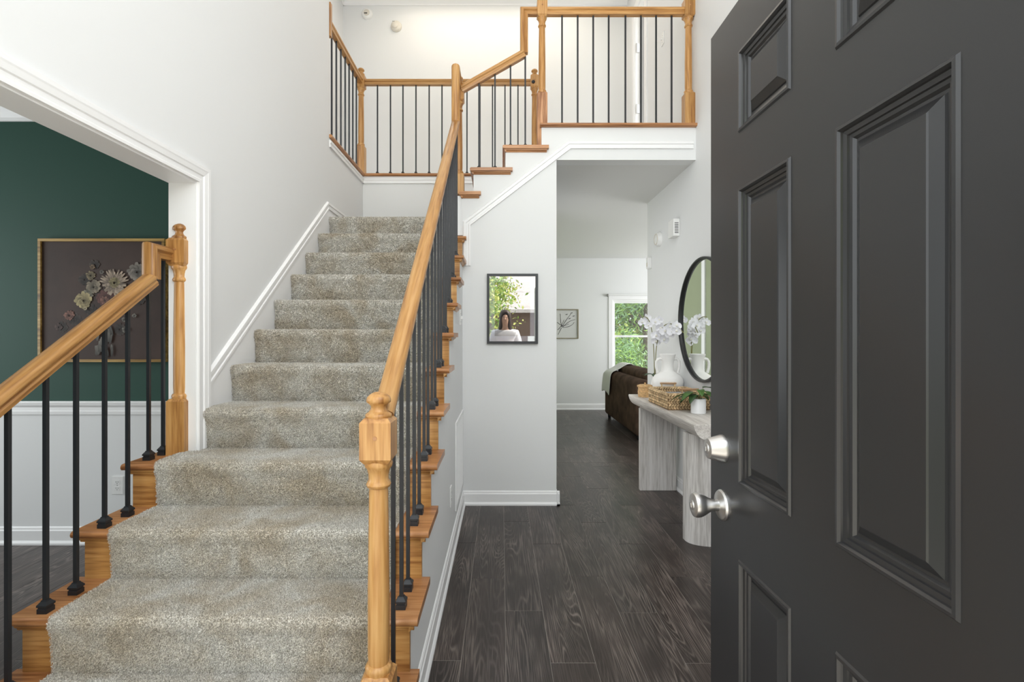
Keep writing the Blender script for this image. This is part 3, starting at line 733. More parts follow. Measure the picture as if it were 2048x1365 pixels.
# 5: behind the landing
YL = 5.2
R5 = thing('landing_railing', (-1.46, YL, ZU), 'level oak and iron railing across the back of the landing', 'railing')
obj('handrail', MB().sweep(RP, [(-1.46, YL, pz(165, YL)), (px(1066, YL), YL, pz(165, YL))], (0, -1, 0)), 'oak_uv', R5, smooth=35)
newel(R5, -1.46, YL, ZU, pz(292, YL), pz(178, YL), pz(150, YL), w=.085)
nw = newel(R5, px(1069, YL), YL, ZU-.0, pz(300, YL), pz(178, YL), pz(152, YL), w=.085)
obj('bolt_cover', MB().lathe([(0, 0), (.018, 0), (.018, .006), (.012, .012), (0, .013)], (px(1066, YL), YL-.043, pz(168, YL)), 14, '-y'), 'black', nw, label='round black bolt cover')
for x in (755, 781, 806, 832, 858.4, 884, 909, 934, 960, 985, 1010, 1036): baluster(R5, px(x, YL), YL, ZU, pz(170, YL), .8)
# 6: left of the landing
XG = -1.46
R6 = thing('landing_railing', (XG, 4.2, ZU), 'short oak and iron railing receding left of the landing', 'railing')
zg = pz(165, YL)
obj('handrail', MB().sweep(RP, [(XG, 4.19, zg), (XG, YL-.03, zg)], (1, 0, 0)), 'oak_uv', R6, smooth=35)
for y in (4.30, 4.42, 4.545, 4.67, 4.79, 4.91, 5.03): baluster(R6, XG, y, ZU, zg-.02, .8)
obj('wall_rosette', B(XG-.04, XG+.04, 4.152, 4.192, zg-.14, zg+.14), 'oak_z', R6)

# ------------------------------------------------------------------ console table and what stands on it
T = thing('console_table', (1.35, 3.8, 0), 'whitewashed wooden console table with slab legs under the round mirror', 'table')
ZTB = .80; TY0, TY1, TX0, TX1 = 3.02, 4.58, 1.165, 1.515
pr = [(TX1, ZTB), (TX0, ZTB), (TX0-.002, ZTB-.012), (TX0+.004, ZTB-.035), (TX0+.016, ZTB-.060), (TX0+.034, ZTB-.080), (TX0+.055, ZTB-.092), (TX0+.080, ZTB-.095), (TX1, ZTB-.095)]
obj('tabletop', MB().prism(pr, TY0, TY1, 'y'), 'greywood_y', T, smooth=30, bevel=.002)
for yf, sg in ((3.295, -1), (4.31, 1)):        # flat inner face, outside rounded like half a column
    x0, x1 = 1.195, 1.505
    lp = [(x0, yf), (x1, yf)]+[((x0+x1)/2+(x1-x0)/2*math.cos(PI*k/14)*1.0, yf+sg*(.02+.115*math.sin(PI*k/14)**.8)) for k in range(15)]
    obj('leg', MB().prism(lp, .001, ZTB-.094, 'z'), 'greywood_z', T, smooth=30)
# woven tray
def strand(mb, c, d, n, L_, wv, th):
    """leaf-shaped raised strand centred c along d, face normal n"""
    c, d, n = Vector(c), Vector(d).normalized(), Vector(n); s_ = d.cross(n).normalized()
    v = [c-d*L_/2, c+s_*wv/2-d*L_*.1, c+n*th, c-s_*wv/2-d*L_*.1, c+d*L_/2, c+s_*wv/2+d*L_*.15, c-s_*wv/2+d*L_*.15, c+n*th+d*L_*.18]
    mb.add(v, [(0, 1, 2), (0, 2, 3), (1, 5, 7, 2), (2, 7, 6, 3), (5, 4, 7), (7, 4, 6)])
BX0, BX1, BY0, BY1, BH = 1.20, 1.50, 3.60, 4.07, .115
TR = thing('woven_tray', (1.35, 3.83, ZTB), 'rectangular woven seagrass tray with wooden handles on console table', 'basket')
q = MB(); t = .010
q.box(BX0, BX1, BY0, BY1, ZTB, ZTB+.008).box(BX0, BX0+t, BY0, BY1, ZTB+.008, ZTB+BH).box(BX1-t, BX1, BY0, BY1, ZTB+.008, ZTB+BH)
q.box(BX0+t, BX1-t, BY0, BY0+t, ZTB+.008, ZTB+BH).box(BX0+t, BX1-t, BY1-t, BY1, ZTB+.008, ZTB+BH)
obj('tray_body', q, 'weave_in', TR)
wv = MB(); rows = 6; rh = BH/rows
def weave_side(p0, p1, n):
    p0, p1 = Vector(p0), Vector(p1); L_ = (p1-p0).length; k = int(L_/.019); d = (p1-p0).normalized(); n = Vector(n)
    for r_ in range(rows):
        for i in range(k):
            c = p0+d*((i+.5+(.25 if r_ % 2 else -.25)*.5)*L_/k)+Vector((0, 0, .006+(r_+.5)*rh*.95))+n*.002
            sg = 1 if r_ % 2 else -1
            strand(wv, c, d*.8+Vector((0, 0, sg*.75+random.uniform(-.15, .15))), n, .030, .015, .0065)
for z_, n_in in ((ZTB, 1),):
    weave_side((BX0, BY0, z_), (BX0, BY1, z_), (-1, 0, 0)); weave_side((BX0, BY0, z_), (BX1, BY0, z_), (0, -1, 0))
    weave_side((BX0, BY1-t, z_), (BX1, BY1-t, z_), (0, -1, 0)); weave_side((BX1-t, BY0, z_), (BX1-t, BY1, z_), (-1, 0, 0))
o = obj('woven_strands', wv, 'hyacinth', TR, smooth=60); o['kind'] = 'stuff'
rim = MB()
cor = [(BX0+.004, BY0+.004), (BX1-.004, BY0+.004), (BX1-.004, BY1-.004), (BX0+.004, BY1-.004)]
for i in range(4):
    a, b = cor[i], cor[(i+1) % 4]; rim.tube([(a[0], a[1], ZTB+BH), (b[0], b[1], ZTB+BH)], .008, 8)
obj('rim', rim, 'hyacinth', TR, smooth=60)
for y in (BY1-.005, BY0+.005):
    hb = MB().tube([(1.29, y, ZTB+BH+.034), (1.42, y, ZTB+BH+.034)], .008, 10)
    hn = obj('handle', hb, 'lightwood', TR, smooth=60)
    for hx in (1.302, 1.408): obj('handle_loop', MB().tube([(hx, y, ZTB+BH-.01), (hx, y, ZTB+BH+.042)], .006, 8), 'hyacinth', hn, smooth=60)
bk = thing('book', (1.36, 3.85, ZTB+.009), 'grey book lying inside the woven tray', 'book')
obj('cover', B(1.27, 1.45, 3.72, 3.98, ZTB+.085, ZTB+.09).box(1.27, 1.45, 3.72, 3.98, ZTB+.009, ZTB+.014).box(1.27, 1.275, 3.72, 3.98, ZTB+.009, ZTB+.09), 'book', bk)
obj('pages', B(1.276, 1.447, 3.724, 3.976, ZTB+.0145, ZTB+.0845), 'pages', bk)
# lidded round basket
LB = thing('lidded_basket', (1.258, 4.38, ZTB), 'small round wicker basket with lid on the far table end', 'basket')
def coil(cx, cy, z0, z1, r, n, rr, bulge=0):
    m = MB()
    for i in range(n):
        z = z0+(z1-z0)*(i+.5)/n; R = r+bulge*math.sin(PI*(i+.5)/n)
        m.tube([(cx+(R+.0018*(-1)**(k+i))*math.cos(2*PI*k/28), cy+(R+.0018*(-1)**(k+i))*math.sin(2*PI*k/28), z) for k in range(29)], rr, 6)
    return m
obj('basket_body', MB().lathe([(.05, ZTB), (.054, ZTB+.04), (.054, ZTB+.085), (0, ZTB+.085)], (1.258, 4.38, 0), 24), 'weave_in', LB, smooth=40)
o = obj('woven_coils', coil(1.258, 4.38, ZTB+.001, ZTB+.085, .053, 10, .0052, .004), 'wicker', LB, smooth=60)
ld = obj('lid', MB().lathe([(.062, ZTB+.086), (.064, ZTB+.092), (.062, ZTB+.102), (.05, ZTB+.108), (0, ZTB+.110)], (1.258, 4.38, 0), 24), 'wicker', LB, smooth=40)
obj('lid_knob', MB().lathe([(.006, ZTB+.109), (.006, ZTB+.114), (.010, ZTB+.119), (.006, ZTB+.125), (0, ZTB+.126)], (1.258, 4.38, 0), 12), 'wicker', ld, smooth=40)
obj('lid_band', coil(1.258, 4.38, ZTB+.086, ZTB+.102, .062, 2, .005), 'wicker', ld, smooth=60)
# amphora vase
vx, vy = 1.400, 4.215
V1 = thing('amphora_vase', (vx, vy, ZTB), 'large matte white amphora vase with two handles by the mirror', 'vase')
vp = [(0, 0), (.055, 0), (.066, .006), (.09, .035), (.112, .075), (.124, .115), (.127, .145), (.122, .175), (.105, .203), (.078, .222), (.060, .232), (.053, .245), (.049, .268), (.048, .29), (.050, .32), (.056, .35), (.064, .372), (.067, .379), (.066, .383), (.060, .383), (.052, .365), (.045, .32), (.043, .27), (0, .25)]
obj('vase_body', MB().lathe([(r, ZTB+h_) for r, h_ in vp], (vx, vy, 0), 36), 'ceramic', V1, smooth=50)
for s_ in (-1, 1):
    hp = [(.045, .338), (.066, .343), (.084, .337), (.095, .318), (.097, .290), (.094, .262), (.088, .238), (.082, .215)]
    path = []
    for i in range(len(hp)-1):
        for k in range(3): path.append((vx+s_*(hp[i][0]+(hp[i+1][0]-hp[i][0])*k/3), vy-.004, ZTB+hp[i][1]+(hp[i+1][1]-hp[i][1])*k/3))
    obj('handle', MB().tube(path, .0115, 10), 'ceramic', V1, smooth=60)
# orchid
ox, oy = 1.362, 4.45
O = thing('potted_orchid', (ox, oy, ZTB), 'white orchid in slim white pot behind the amphora vase', 'plant')
obj('pot', MB().lathe([(0, ZTB), (.032, ZTB), (.036, ZTB+.03), (.036, ZTB+.09), (.030, ZTB+.13), (.024, ZTB+.15), (.024, ZTB+.185), (.027, ZTB+.19), (.021, ZTB+.185), (0, ZTB+.17)], (ox, oy, 0), 24), 'gloss', O, smooth=40)
def leaf_mesh(base, direc, L_, w_, droop=.3, up=.4, seg=7):
    m = MB(); d = Vector(direc).normalized(); s_ = d.cross(Vector((0, 0, 1))).normalized(); b = Vector(base)
    for i in range(seg+1):
        t_ = i/seg; p = b+d*(L_*t_)+Vector((0, 0, up*L_*t_-droop*L_*t_*t_*1.4))
        ww = w_*math.sin(PI*min(1, .12+.88*t_))**.8*(1 if i < seg else 0)+.0006
        m.v += [tuple(p-s_*ww/2+Vector((0, 0, .12*ww))), tuple(p), tuple(p+s_*ww/2+Vector((0, 0, .12*ww)))]
        if i: k = 3*i; m.f += [(k-3, k-2, k+1, k), (k-2, k-1, k+2, k+1)]
    return m
def leaf_obj(name, parent, mat, *a, **k):
    o = obj(name, leaf_mesh(*a, **k), mat, parent, smooth=80)
    s_ = o.modifiers.new('solid', 'SOLIDIFY'); s_.thickness = .0012; s_.offset = 0; return o
for dr, L_ in (((-1, -.5, 0), .12), ((-.9, .5, 0), .11), ((.5, .9, 0), .11), ((.2, -1, 0), .09), ((-.4, -1, 0), .13)):
    leaf_obj('leaf', O, 'leaf_dark', (ox, oy, ZTB+.18), dr, L_, .045, droop=.35, up=.5)
def bez(P, n=18):
    P = [Vector(p) for p in P]; out = []
    for i in range(n+1):
        t_ = i/n; q = list(P)
        while len(q) > 1: q = [q[j].lerp(q[j+1], t_) for j in range(len(q)-1)]
        out.append(q[0])
    return out
s1 = bez([(ox, oy, ZTB+.17), (ox-.005, oy, ZTB+.42), (ox-.01, oy, ZTB+.66), (ox-.06, oy-.02, ZTB+.72), (ox-.12, oy-.05, ZTB+.70)])
s2 = bez([(ox+.005, oy-.005, ZTB+.17), (ox, oy-.01, ZTB+.50), (ox+.02, oy-.05, ZTB+.70), (ox+.08, oy-.22, ZTB+.68), (ox+.105, oy-.42, ZTB+.56)])
for s_ in (s1, s2): obj('stem', MB().tube(s_, .0035, 8), 'stem', O, smooth=60)
def petal_mesh(L_, w_, cup):
    m = MB(); seg = 5
    for i in range(seg+1):
        t_ = i/seg; ww = w_*(math.sin(PI*(.06+.90*t_))**.6)/2
        m.v += [(-ww, L_*t_, cup*ww), (0, L_*t_, -.15*w_*math.sin(PI*t_)), (ww, L_*t_, cup*ww)]
        if i: k = 3*i; m.f += [(k-3, k-2, k+1, k), (k-2, k-1, k+2, k+1)]
    me = m.mesh('petal'); me.materials.append(M['petal'])
    for p in me.polygons: p.use_smooth = True
    return me
pbig, psm = petal_mesh(.043, .050, .25), petal_mesh(.041, .027, .2)
lipm = MB().lathe([(.002, 0), (.007, .004), (.010, .010), (.007, .016), (.002, .019)], (0, 0, 0), 8).mesh('lip'); fixn(lipm); lipm.materials.append(M['lip'])
def flower(pos, face, roll=0, s_=1.0):
    z = Vector(face).normalized(); up = Vector((0, 0, 1)); x = up.cross(z).normalized(); y = z.cross(x)
    R = Matrix((x, y, z)).transposed().to_4x4() @ Matrix.Rotation(roll, 4, 'Z')
    f = bpy.data.objects.new('flower', lipm); C.objects.link(f); f.parent = O
    f.matrix_local = Matrix.Translation(Vector(pos)-Vector(O.location)) @ R @ Matrix.Scale(s_, 4)
    for a, me_ in ((90, pbig), (-90, pbig), (0, psm), (128, psm), (-128, psm)):
        p = bpy.data.objects.new('petal', me_); C.objects.link(p); p.parent = f
        p.matrix_local = Matrix.Rotation(math.radians(a), 4, 'Z') @ Matrix.Rotation(math.radians(14), 4, 'X')
rg = random.Random(5)
def opx(x, y, Y): return Vector(((x-1003)/1000*Y, Y, EYE+(671-y)/1000*Y))
for x, y, Y, s_ in ((1284, 645, 4.42, 1.0), (1293, 637, 4.46, 1.05), (1297, 651, 4.40, .9), (1310, 645, 4.42, 1.1), (1318, 640, 4.50, 1.0), (1321, 656, 4.36, 1.2), (1330, 663, 4.32, 1.2),
                    (1313, 672, 4.40, 1.2), (1311, 683, 4.42, 1.1), (1327, 679, 4.34, 1.15), (1321, 668, 4.36, 1.1), (1339, 654, 4.24, 1.15), (1345, 664, 4.18, 1.15), (1352, 652, 4.12, 1.1), (1353, 662, 4.08, 1.0), (1340, 669, 4.22, 1.0)):
    flower(opx(x, y, Y), (rg.uniform(-.5, .3), -1, rg.uniform(-.3, .25)), rg.uniform(-.4, .4), s_)
# small potted plant
ppx, ppy = 1.362, 3.46
Pp = thing('potted_plant', (ppx, ppy, ZTB), 'small leafy plant in white cylinder pot at near table end', 'plant')
obj('pot', MB().lathe([(0, ZTB), (.047, ZTB), (.050, ZTB+.003), (.050, ZTB+.100), (.048, ZTB+.103), (.045, ZTB+.100), (.045, ZTB+.09), (0, ZTB+.09)], (ppx, ppy, 0), 28), 'gloss', Pp, smooth=40)
obj('soil', MB().lathe([(.044, ZTB+.091), (.03, ZTB+.096), (0, ZTB+.097)], (ppx, ppy, 0), 16), 'soil', Pp)
rg = random.Random(11)
for i in range(15):
    a = i*2.4+.3; u = rg.uniform(.5, 1.3); r_ = rg.uniform(.0, .02); ht = rg.uniform(.02, .085)
    b0 = Vector((ppx+r_*math.cos(a), ppy+r_*math.sin(a), ZTB+.095)); dr = Vector((math.cos(a), math.sin(a), 0))
    b1 = b0+dr*rg.uniform(.01, .05)+Vector((0, 0, ht))
    st_ = obj('leaf_stalk', MB().tube(bez([b0, b0.lerp(b1, .5)+Vector((0, 0, .015)), b1], 5), .0016, 6), 'stem', Pp, smooth=60)
    leaf_obj('leaf', st_, 'leaf' if i % 3 else 'leaf_dark', b1, dr, rg.uniform(.085, .125), rg.uniform(.045, .06), droop=rg.uniform(.2, .5), up=rg.uniform(-.05, .35))
# round mirror
MY, MZ, MR = 3.79, 1.458, .475
Mi = thing('round_mirror', (XR, MY, MZ-MR), 'large round mirror with thin black frame above console table', 'mirror')
obj('mirror_glass', MB().lathe([(0, 0), (MR-.012, 0), (MR-.012, .010), (0, .010)], (XR, MY, MZ), 72, '-x'), 'mirror', Mi)
obj('frame', MB().lathe([(MR-.020, 0), (MR, 0), (MR, .028), (MR-.003, .031), (MR-.015, .031), (MR-.018, .028), (MR-.020, .0101)], (XR, MY, MZ), 72, '-x', False), 'black', Mi, smooth=40)

# ------------------------------------------------------------------ framed picture
def frame4(x0, x1, z0, z1, w_, y0, y1):
    return [B(x0, x1, y0, y1, z1-w_, z1), B(x0, x1, y0, y1, z0, z0+w_), B(x0, x0+w_, y0, y1, z0+w_, z1-w_), B(x1-w_, x1, y0, y1, z0+w_, z1-w_)]
fx0, fx1, fz0, fz1 = px(974), px(1075.5), pz(688), pz(548.5)
F = thing('framed_picture', ((fx0+fx1)/2, YF-.01, fz0), 'black-framed matted picture on the white wall under the upper stairs', 'picture')
for m_ in frame4(fx0, fx1, fz0, fz1, .0195, YF-.026, YF-.002): obj('frame', m_, 'frame_black', F)
obj('mat_board', B(fx0+.019, fx1-.019, YF-.010, YF-.006, fz0+.019, fz1-.019), 'mat_board', F)
obj('print', B(px(989.5), px(1060), YF-.0115, YF-.0102, pz(672.5), pz(565)), 'print_dark', F)
obj('glass', B(fx0+.019, fx1-.019, YF-.018, YF-.016, fz0+.019, fz1-.019), 'picture_glass', F)

# ------------------------------------------------------------------ painting in the dining room
def dx(x): return (x-1003)/1000*(YD-.03)
def dz(y): return EYE+(671-y)/1000*(YD-.03)
gx0, gx1, gz0, gz1 = dx(78.5), dx(331), dz(724.5), dz(478)
Pg = thing('floral_painting', ((gx0+gx1)/2, YD-.02, gz0), 'dark floral still-life painting in thin gold frame on green wall', 'painting')
for m_ in frame4(gx0, gx1, gz0, gz1, .017, YD-.042, YD-.002): obj('frame', m_, 'gold', Pg)
obj('canvas', B(gx0+.016, gx1-.016, YD-.030, YD-.004, gz0+.016, gz1-.016), 'canvas', Pg)
fv, ff, fc = [], [], []
YP = YD-.0305
lay = [0]
def pet(cx, cz, ang, L_, w_, col, r0=0):
    """one brushed petal; cx, cz in metres"""
    lay[0] += 1; y = YP-.00001*lay[0]; o = len(fv); n = 7
    dxx, dzz = math.cos(ang), math.sin(ang); bx, bz = cx+dxx*r0, cz+dzz*r0
    pl, pr_ = [], []
    for i in range(n):
        t_ = i/(n-1); ww = w_*math.sin(PI*(.1+.8*t_))**.7/2; x, z = bx+dxx*L_*t_, bz+dzz*L_*t_
        sh = .35+.65*t_
        pl.append((x-dzz*ww, z+dxx*ww, sh*.85)); pr_.append((x+dzz*ww, z-dxx*ww, sh))
    for p in pl+pr_[::-1]:
        fv.append((p[0], y, p[1])); fc.append(tuple(min(1, c_*p[2]) for c_ in col)+(1,))
    ff.append(tuple(range(o, o+2*n)))
rg = random.Random(3)
def bloom(x, y, R_px, col, rings=4, squash=.8, n0=9):
    cx, cz, R_ = dx(x), dz(y), R_px/1000*YD
    for r in range(rings, 0, -1):
        fr = r/rings; n = n0+r*2
        for i in range(n):
            a = 2*PI*i/n+rg.uniform(-.2, .2)
            sh_ = (.5+.5*fr)*rg.uniform(.45, 1.1); c_ = [k*sh_ for k in col]
            ca = math.atan2(math.sin(a)*squash, math.cos(a))
            pet(cx, cz, ca, R_*fr*rg.uniform(.6, .75)*(1 if math.sin(a) > -.2 else squash), R_*.42, c_, R_*fr*.22)
CR, YE, PK, DK = (.60, .47, .36), (.58, .48, .26), (.34, .17, .13), (.10, .075, .06)
for x, y, R_ in ((150, 640, 16), (125, 655, 13), (180, 620, 15), (130, 690, 12), (200, 655, 16), (240, 660, 15), (170, 560, 14), (190, 530, 12), (280, 600, 14)):
    bloom(x, y, R_, (.075, .058, .05), 2)
bloom(139, 632, 12, PK, 2); bloom(118, 655, 9, (.14, .09, .08), 2); bloom(182, 552, 11, (.30, .24, .14), 2)
bloom(188, 575, 17, (.36, .30, .22), 3); bloom(176, 590, 13, (.30, .27, .20), 2); bloom(168, 602, 20, YE, 3)
bloom(213, 598, 22, (.16, .07, .06), 3); bloom(210, 602, 10, PK, 2); bloom(275, 545, 22, (.34, .30, .26), 3); bloom(294, 520, 11, (.22, .16, .13), 2); bloom(186, 535, 6, (.3, .2, .12), 2)
cx, cz = dx(230), dz(566)
for ring in range(5, 0, -1):     # the big pale chrysanthemum: long incurved petals
    n = 8+ring*4
    for i in range(n):
        a = 2*PI*i/n+rg.uniform(-.12, .12); fr = ring/5
        sh_ = rg.uniform(.4, 1.15)*(.6+.4*fr); col = [k*sh_ for k in (CR if ring > 2 else (.46, .38, .2))]
        L_ = .062*fr*(1.05 if math.sin(a) > 0 else .75)
        pet(cx, cz-.008*fr, a, L_, .013, col, .030*fr)
bloom(172, 618, 4, (.7, .6, .4), 1); bloom(236, 580, 3.5, CR, 1)
for x, y, R_ in ((250, 640, 6), (252, 660, 8), (270, 632, 5), (205, 545, 5)): bloom(x, y, R_, (.28, .26, .22), 1)
for i in range(34):              # pale brushed vase
    x = rg.uniform(190, 228); y = rg.uniform(670, 718); c_ = rg.uniform(.08, .2)*(1.6 if abs(x-198) < 8 else 1)
    pet(dx(x), dz(y), rg.uniform(1.3, 1.85), .06, .016, (c_, c_*.93, c_*.82))
me = bpy.data.meshes.new('painted_flowers'); me.from_pydata([(v[0]-Pg.location[0], v[1]-Pg.location[1], v[2]-Pg.location[2]) for v in fv], [], ff)
ca = me.color_attributes.new('paint', 'FLOAT_COLOR', 'POINT'); ca.data.foreach_set('color', [k for c_ in fc for k in c_])
obj('painted_flowers', me, 'paint', Pg)['kind'] = 'stuff'

# ------------------------------------------------------------------ living room pieces
W1 = tag(obj('window_1', frame4(wx0, wx1, wz0, wz1, .028, YB+.02, YB+.11)[0], 'trim'), 'white double-hung window with trees outside in the living room', 'window', kind='structure')
for m_ in frame4(wx0, wx1, wz0, wz1, .028, YB+.02, YB+.11)[1:]: obj('window_jamb', m_, 'trim', W1)
zm_ = EYE+(671-673)/1000*YB
for z0, z1, y0 in ((zm_-.018, wz1-.028, YB+.075), (wz0+.028, zm_+.018, YB+.045)):
    for m_ in frame4(wx0+.028, wx1-.028, z0, z1, .036, y0, y0+.028): obj('sash', m_, 'trim', W1)
    obj('pane', B(wx0+.06, wx1-.06, y0+.011, y0+.016, z0+.034, z1-.034), 'pane', W1)
for m_ in (B(wx0-.065, wx0, YB-.014, YB, wz0-.07, wz1+.065), B(wx1, wx1+.065, YB-.014, YB, wz0-.07, wz1+.065), B(wx0, wx1, YB-.014, YB, wz1, wz1+.065)): obj('window_casing', m_, 'trim', W1)
obj('window_sill', B(wx0-.08, wx1+.08, YB-.05, YB+.02, wz0-.03, wz0), 'trim', W1)
cr = thing('curtain_rod', (wx0, YB-.07, wz1+.05), 'slim white rod above the living room window', 'rod')
obj('rod', MB().tube([(wx0-.09, YB-.06, wz1+.075), (wx1+.09, YB-.06, wz1+.075)], .009, 10), 'trim', cr, smooth=60)
for x in (wx0-.085, wx1+.085): obj('bracket', B(x-.008, x+.008, YB-.07, YB-.001, wz1+.05, wz1+.095), 'greydoor', cr)
# line drawing
ax0, ax1, az0, az1 = .86, (1157-1003)/1000*(YB-.02), EYE+(671-678)/1000*YB, EYE+(671-619)/1000*YB
A = thing('line_drawing', ((ax0+ax1)/2, YB-.01, az0), 'framed black line drawing on far living room wall', 'picture')
for m_ in frame4(ax0, ax1, az0, az1, .016, YB-.028, YB-.002): obj('frame', m_, 'champ', A)
obj('paper', B(ax0+.015, ax1-.015, YB-.012, YB-.004, az0+.015, az1-.015), 'paper', A)
lp = MB(); f_ = lambda x, y: ((x-1003)/1000*YB, YB-.013, EYE+(671-y)/1000*YB)
for P in ([(1114, 645), (1122, 650), (1124, 655), (1130, 652), (1138, 648)], [(1124, 655), (1119, 640), (1122, 632), (1120, 628)], [(1124, 654), (1132, 640), (1138, 633), (1142, 628)],
          [(1123, 656), (1119, 664), (1116, 670)], [(1125, 655), (1136, 656), (1146, 651), (1148, 645)], [(1126, 654), (1140, 640), (1150, 640)], [(1115, 660), (1122, 656), (1128, 640)]):
    lp.tube(bez([f_(*p) for p in P], 10), [.004]*6+[.003]*5, 5)
for x, y in ((1133, 630), (1143, 627), (1147, 633), (1139, 638)): lp.tube([f_(x-2, y), f_(x+2, y-1)], .005, 5)
obj('ink_lines', lp, 'ink', A)['kind'] = 'stuff'
# sofa: back towards the hallway
SX, SY0, SY1 = 1.70, 6.32, 8.22
So = thing('sofa', (2.2, 7.27, 0), 'dark brown suede sofa with its back to the hallway', 'sofa')
bp = [(SX+.015, .06), (SX, .10), (SX, .70), (SX+.02, .745), (SX+.06, .772), (SX+.12, .775), (SX+.18, .76), (SX+.22, .72), (SX+.24, .40), (SX+.24, .06)]
obj('back', MB().prism(bp, SY0, SY1, 'y'), 'suede', So, smooth=50, bevel=.02)
for a, b in ((SY0, SY0+.24), (SY1-.24, SY1)):
    ap = [(a, .06), (a, .55), (a+.02, .62), (a+.07, .66), (a+.17, .66), (a+.22, .62), (a+.24, .55), (a+.24, .06)]
    obj('arm', MB().prism(ap, SX+.2, SX+.98, 'x'), 'suede', So, smooth=50, bevel=.02)
obj('seat_base', B(SX+.2, SX+.95, SY0+.2, SY1-.2, .06, .30), 'suede', So, bevel=.03)
def cushion(name, x0, x1, y0, y1, z0, z1, parent, tilt=0):
    m = MB().box(x0, x1, y0, y1, z0, z1); o = obj(name, m, 'suede', parent, origin=((x0+x1)/2, (y0+y1)/2, (z0+z1)/2))
    bv = o.modifiers.new('b', 'BEVEL'); bv.width = .07; bv.segments = 4
    ss = o.modifiers.new('s', 'SUBSURF'); ss.levels = ss.render_levels = 1
    for p in o.data.polygons: p.use_smooth = True
    o.rotation_euler[1] = tilt; return o
L_ = (SY1-SY0-.48)/2
for i in range(2):
    y0 = SY0+.24+i*L_
    cushion('seat_cushion', SX+.24, SX+.97, y0+.004, y0+L_-.004, .29, .47, So)
    cushion('back_cushion', SX+.17, SX+.42, y0-.05+i*.06, y0+L_+.02+i*.02, .46, .875, So, -.14)
for x in (SX+.06, SX+.9):
    for y in (SY0+.07, SY1-.07): obj('foot', MB().lathe([(.022, 0), (.03, .06)], (x, y, 0), 12), 'black', So)
# throw blanket: draped over the far back corner
th = MB(); nu, nv = 16, 30
prof = [(SX-.030, .40), (SX-.028, .52), (SX-.022, .62), (SX-.018, .70), (SX-.005, .755), (SX+.03, .79), (SX+.09, .805), (SX+.16, .84), (SX+.22, .885), (SX+.30, .905), (SX+.37, .89), (SX+.45, .80)]
for i in range(nu+1):
    u = i/nu
    for j, (x, z) in enumerate(prof):
        y = SY1-.50+.55*u-.05*math.sin(j*.5)
        k = .010*math.sin(u*17+j*.4)
        th.v.append((x-(abs(k)+.012*(1-j/11)), y, z+(.05*math.sin(u*3.0) if j == 0 else 0)+(-.30*max(0, u-.86)*7*(.5 if j > 4 else 0))))
for i in range(nu):
    for j in range(len(prof)-1):
        a = i*len(prof)+j; th.f.append((a, a+1, a+len(prof)+1, a+len(prof)))
o = obj('throw_blanket', th, 'throw', smooth=80); s_ = o.modifiers.new('s', 'SOLIDIFY'); s_.thickness = .010
ss = o.modifiers.new('ss', 'SUBSURF'); ss.levels = ss.render_levels = 1
tag(o, 'white waffle-weave throw draped over the sofa back', 'blanket')

# ------------------------------------------------------------------ small wall fittings
def wallx(x, y, Y=None):
    """point on the right wall seen at pixel (x,y)"""
    Y = XR/((x-1003)/1000); return Y, EYE+(671-y)/1000*Y
y, z = wallx(1354, 458)
c_ = thing('door_chime', (XR, y, z), 'white square doorbell chime box high on the hallway wall', 'chime')
obj('housing', B(XR-.055, XR, y-.07, y+.07, z-.075, z+.075), 'white', c_, bevel=.004)
gm = MB()
for k in range(7): gm.box(XR-.045, XR-.012, y-.0712, y-.0700, z-.05+k*.014, z-.044+k*.014)
obj('grille', gm, 'slot', c_)
y, z = wallx(1320, 479)
c_ = thing('smoke_detector', (XR, y, z), 'round white detector on the hallway wall beside the chime', 'detector')
obj('body', MB().lathe([(0, 0), (.070, 0), (.070, .012), (.066, .020), (.060, .036), (.050, .040), (0, .041)], (XR, y, z), 32, '-x'), 'white', c_, smooth=40)
obj('vent_ring', MB().lathe([(.054, .0385), (.054, .0435), (.047, .0435), (.047, .0385)], (XR, y, z), 32, '-x', False), 'ivory', c_, smooth=40)
y, z = wallx(1302, 527)
c_ = thing('motion_sensor', (XR, y, z), 'small white motion sensor near the hallway wall corner', 'sensor')
pf = [(-.03, -.045), (-.022, -.058), (.022, -.058), (.03, -.045), (.03, .05), (.024, .058), (-.024, .058), (-.03, .05)]
obj('housing', MB().prism([(y+a, z+b) for a, b in pf], XR-.042, XR, 'x'), 'white', c_, bevel=.006)
obj('lens', B(XR-.0435, XR-.041, y-.018, y+.018, z-.035, z+.005), 'ivory', c_)
Yu = 6.12
for x, y, lab, sl_ in ((735, 29, 'round ivory detector with dark slot, upper of two on upper hall wall', 1), (793, 54, 'plain round ivory detector, lower of two on upper hall wall', 0)):
    X, Z = (x-1003)/1000*Yu, EYE+(671-y)/1000*Yu
    c_ = thing('smoke_detector', (X, Yu, Z), lab, 'detector')
    obj('body', MB().lathe([(0, 0), (.066, 0), (.066, .014), (.061, .030), (.050, .038), (0, .040)], (X, Yu, Z), 32, '-y'), 'ivory' if not sl_ else 'white', c_, smooth=40)
    obj('sensor_cap', MB().lathe([(.036, .037), (.036, .046), (.030, .050), (0, .051)], (X+(.0 if sl_ else -.01), Yu, Z-(.0)), 24, '-y'), 'ivory', c_, smooth=40)
    if sl_: obj('slot', B(X-.028, X+.010, Yu-.0525, Yu-.050, Z-.02, Z-.008), 'slot', c_)
    else:
        for k in (-1, 1): obj('indicator', MB().lathe([(0, .0395), (.004, .0395), (.004, .042), (0, .042)], (X-.03+k*.008, Yu, Z+.046), 8, '-y'), 'slot', c_)
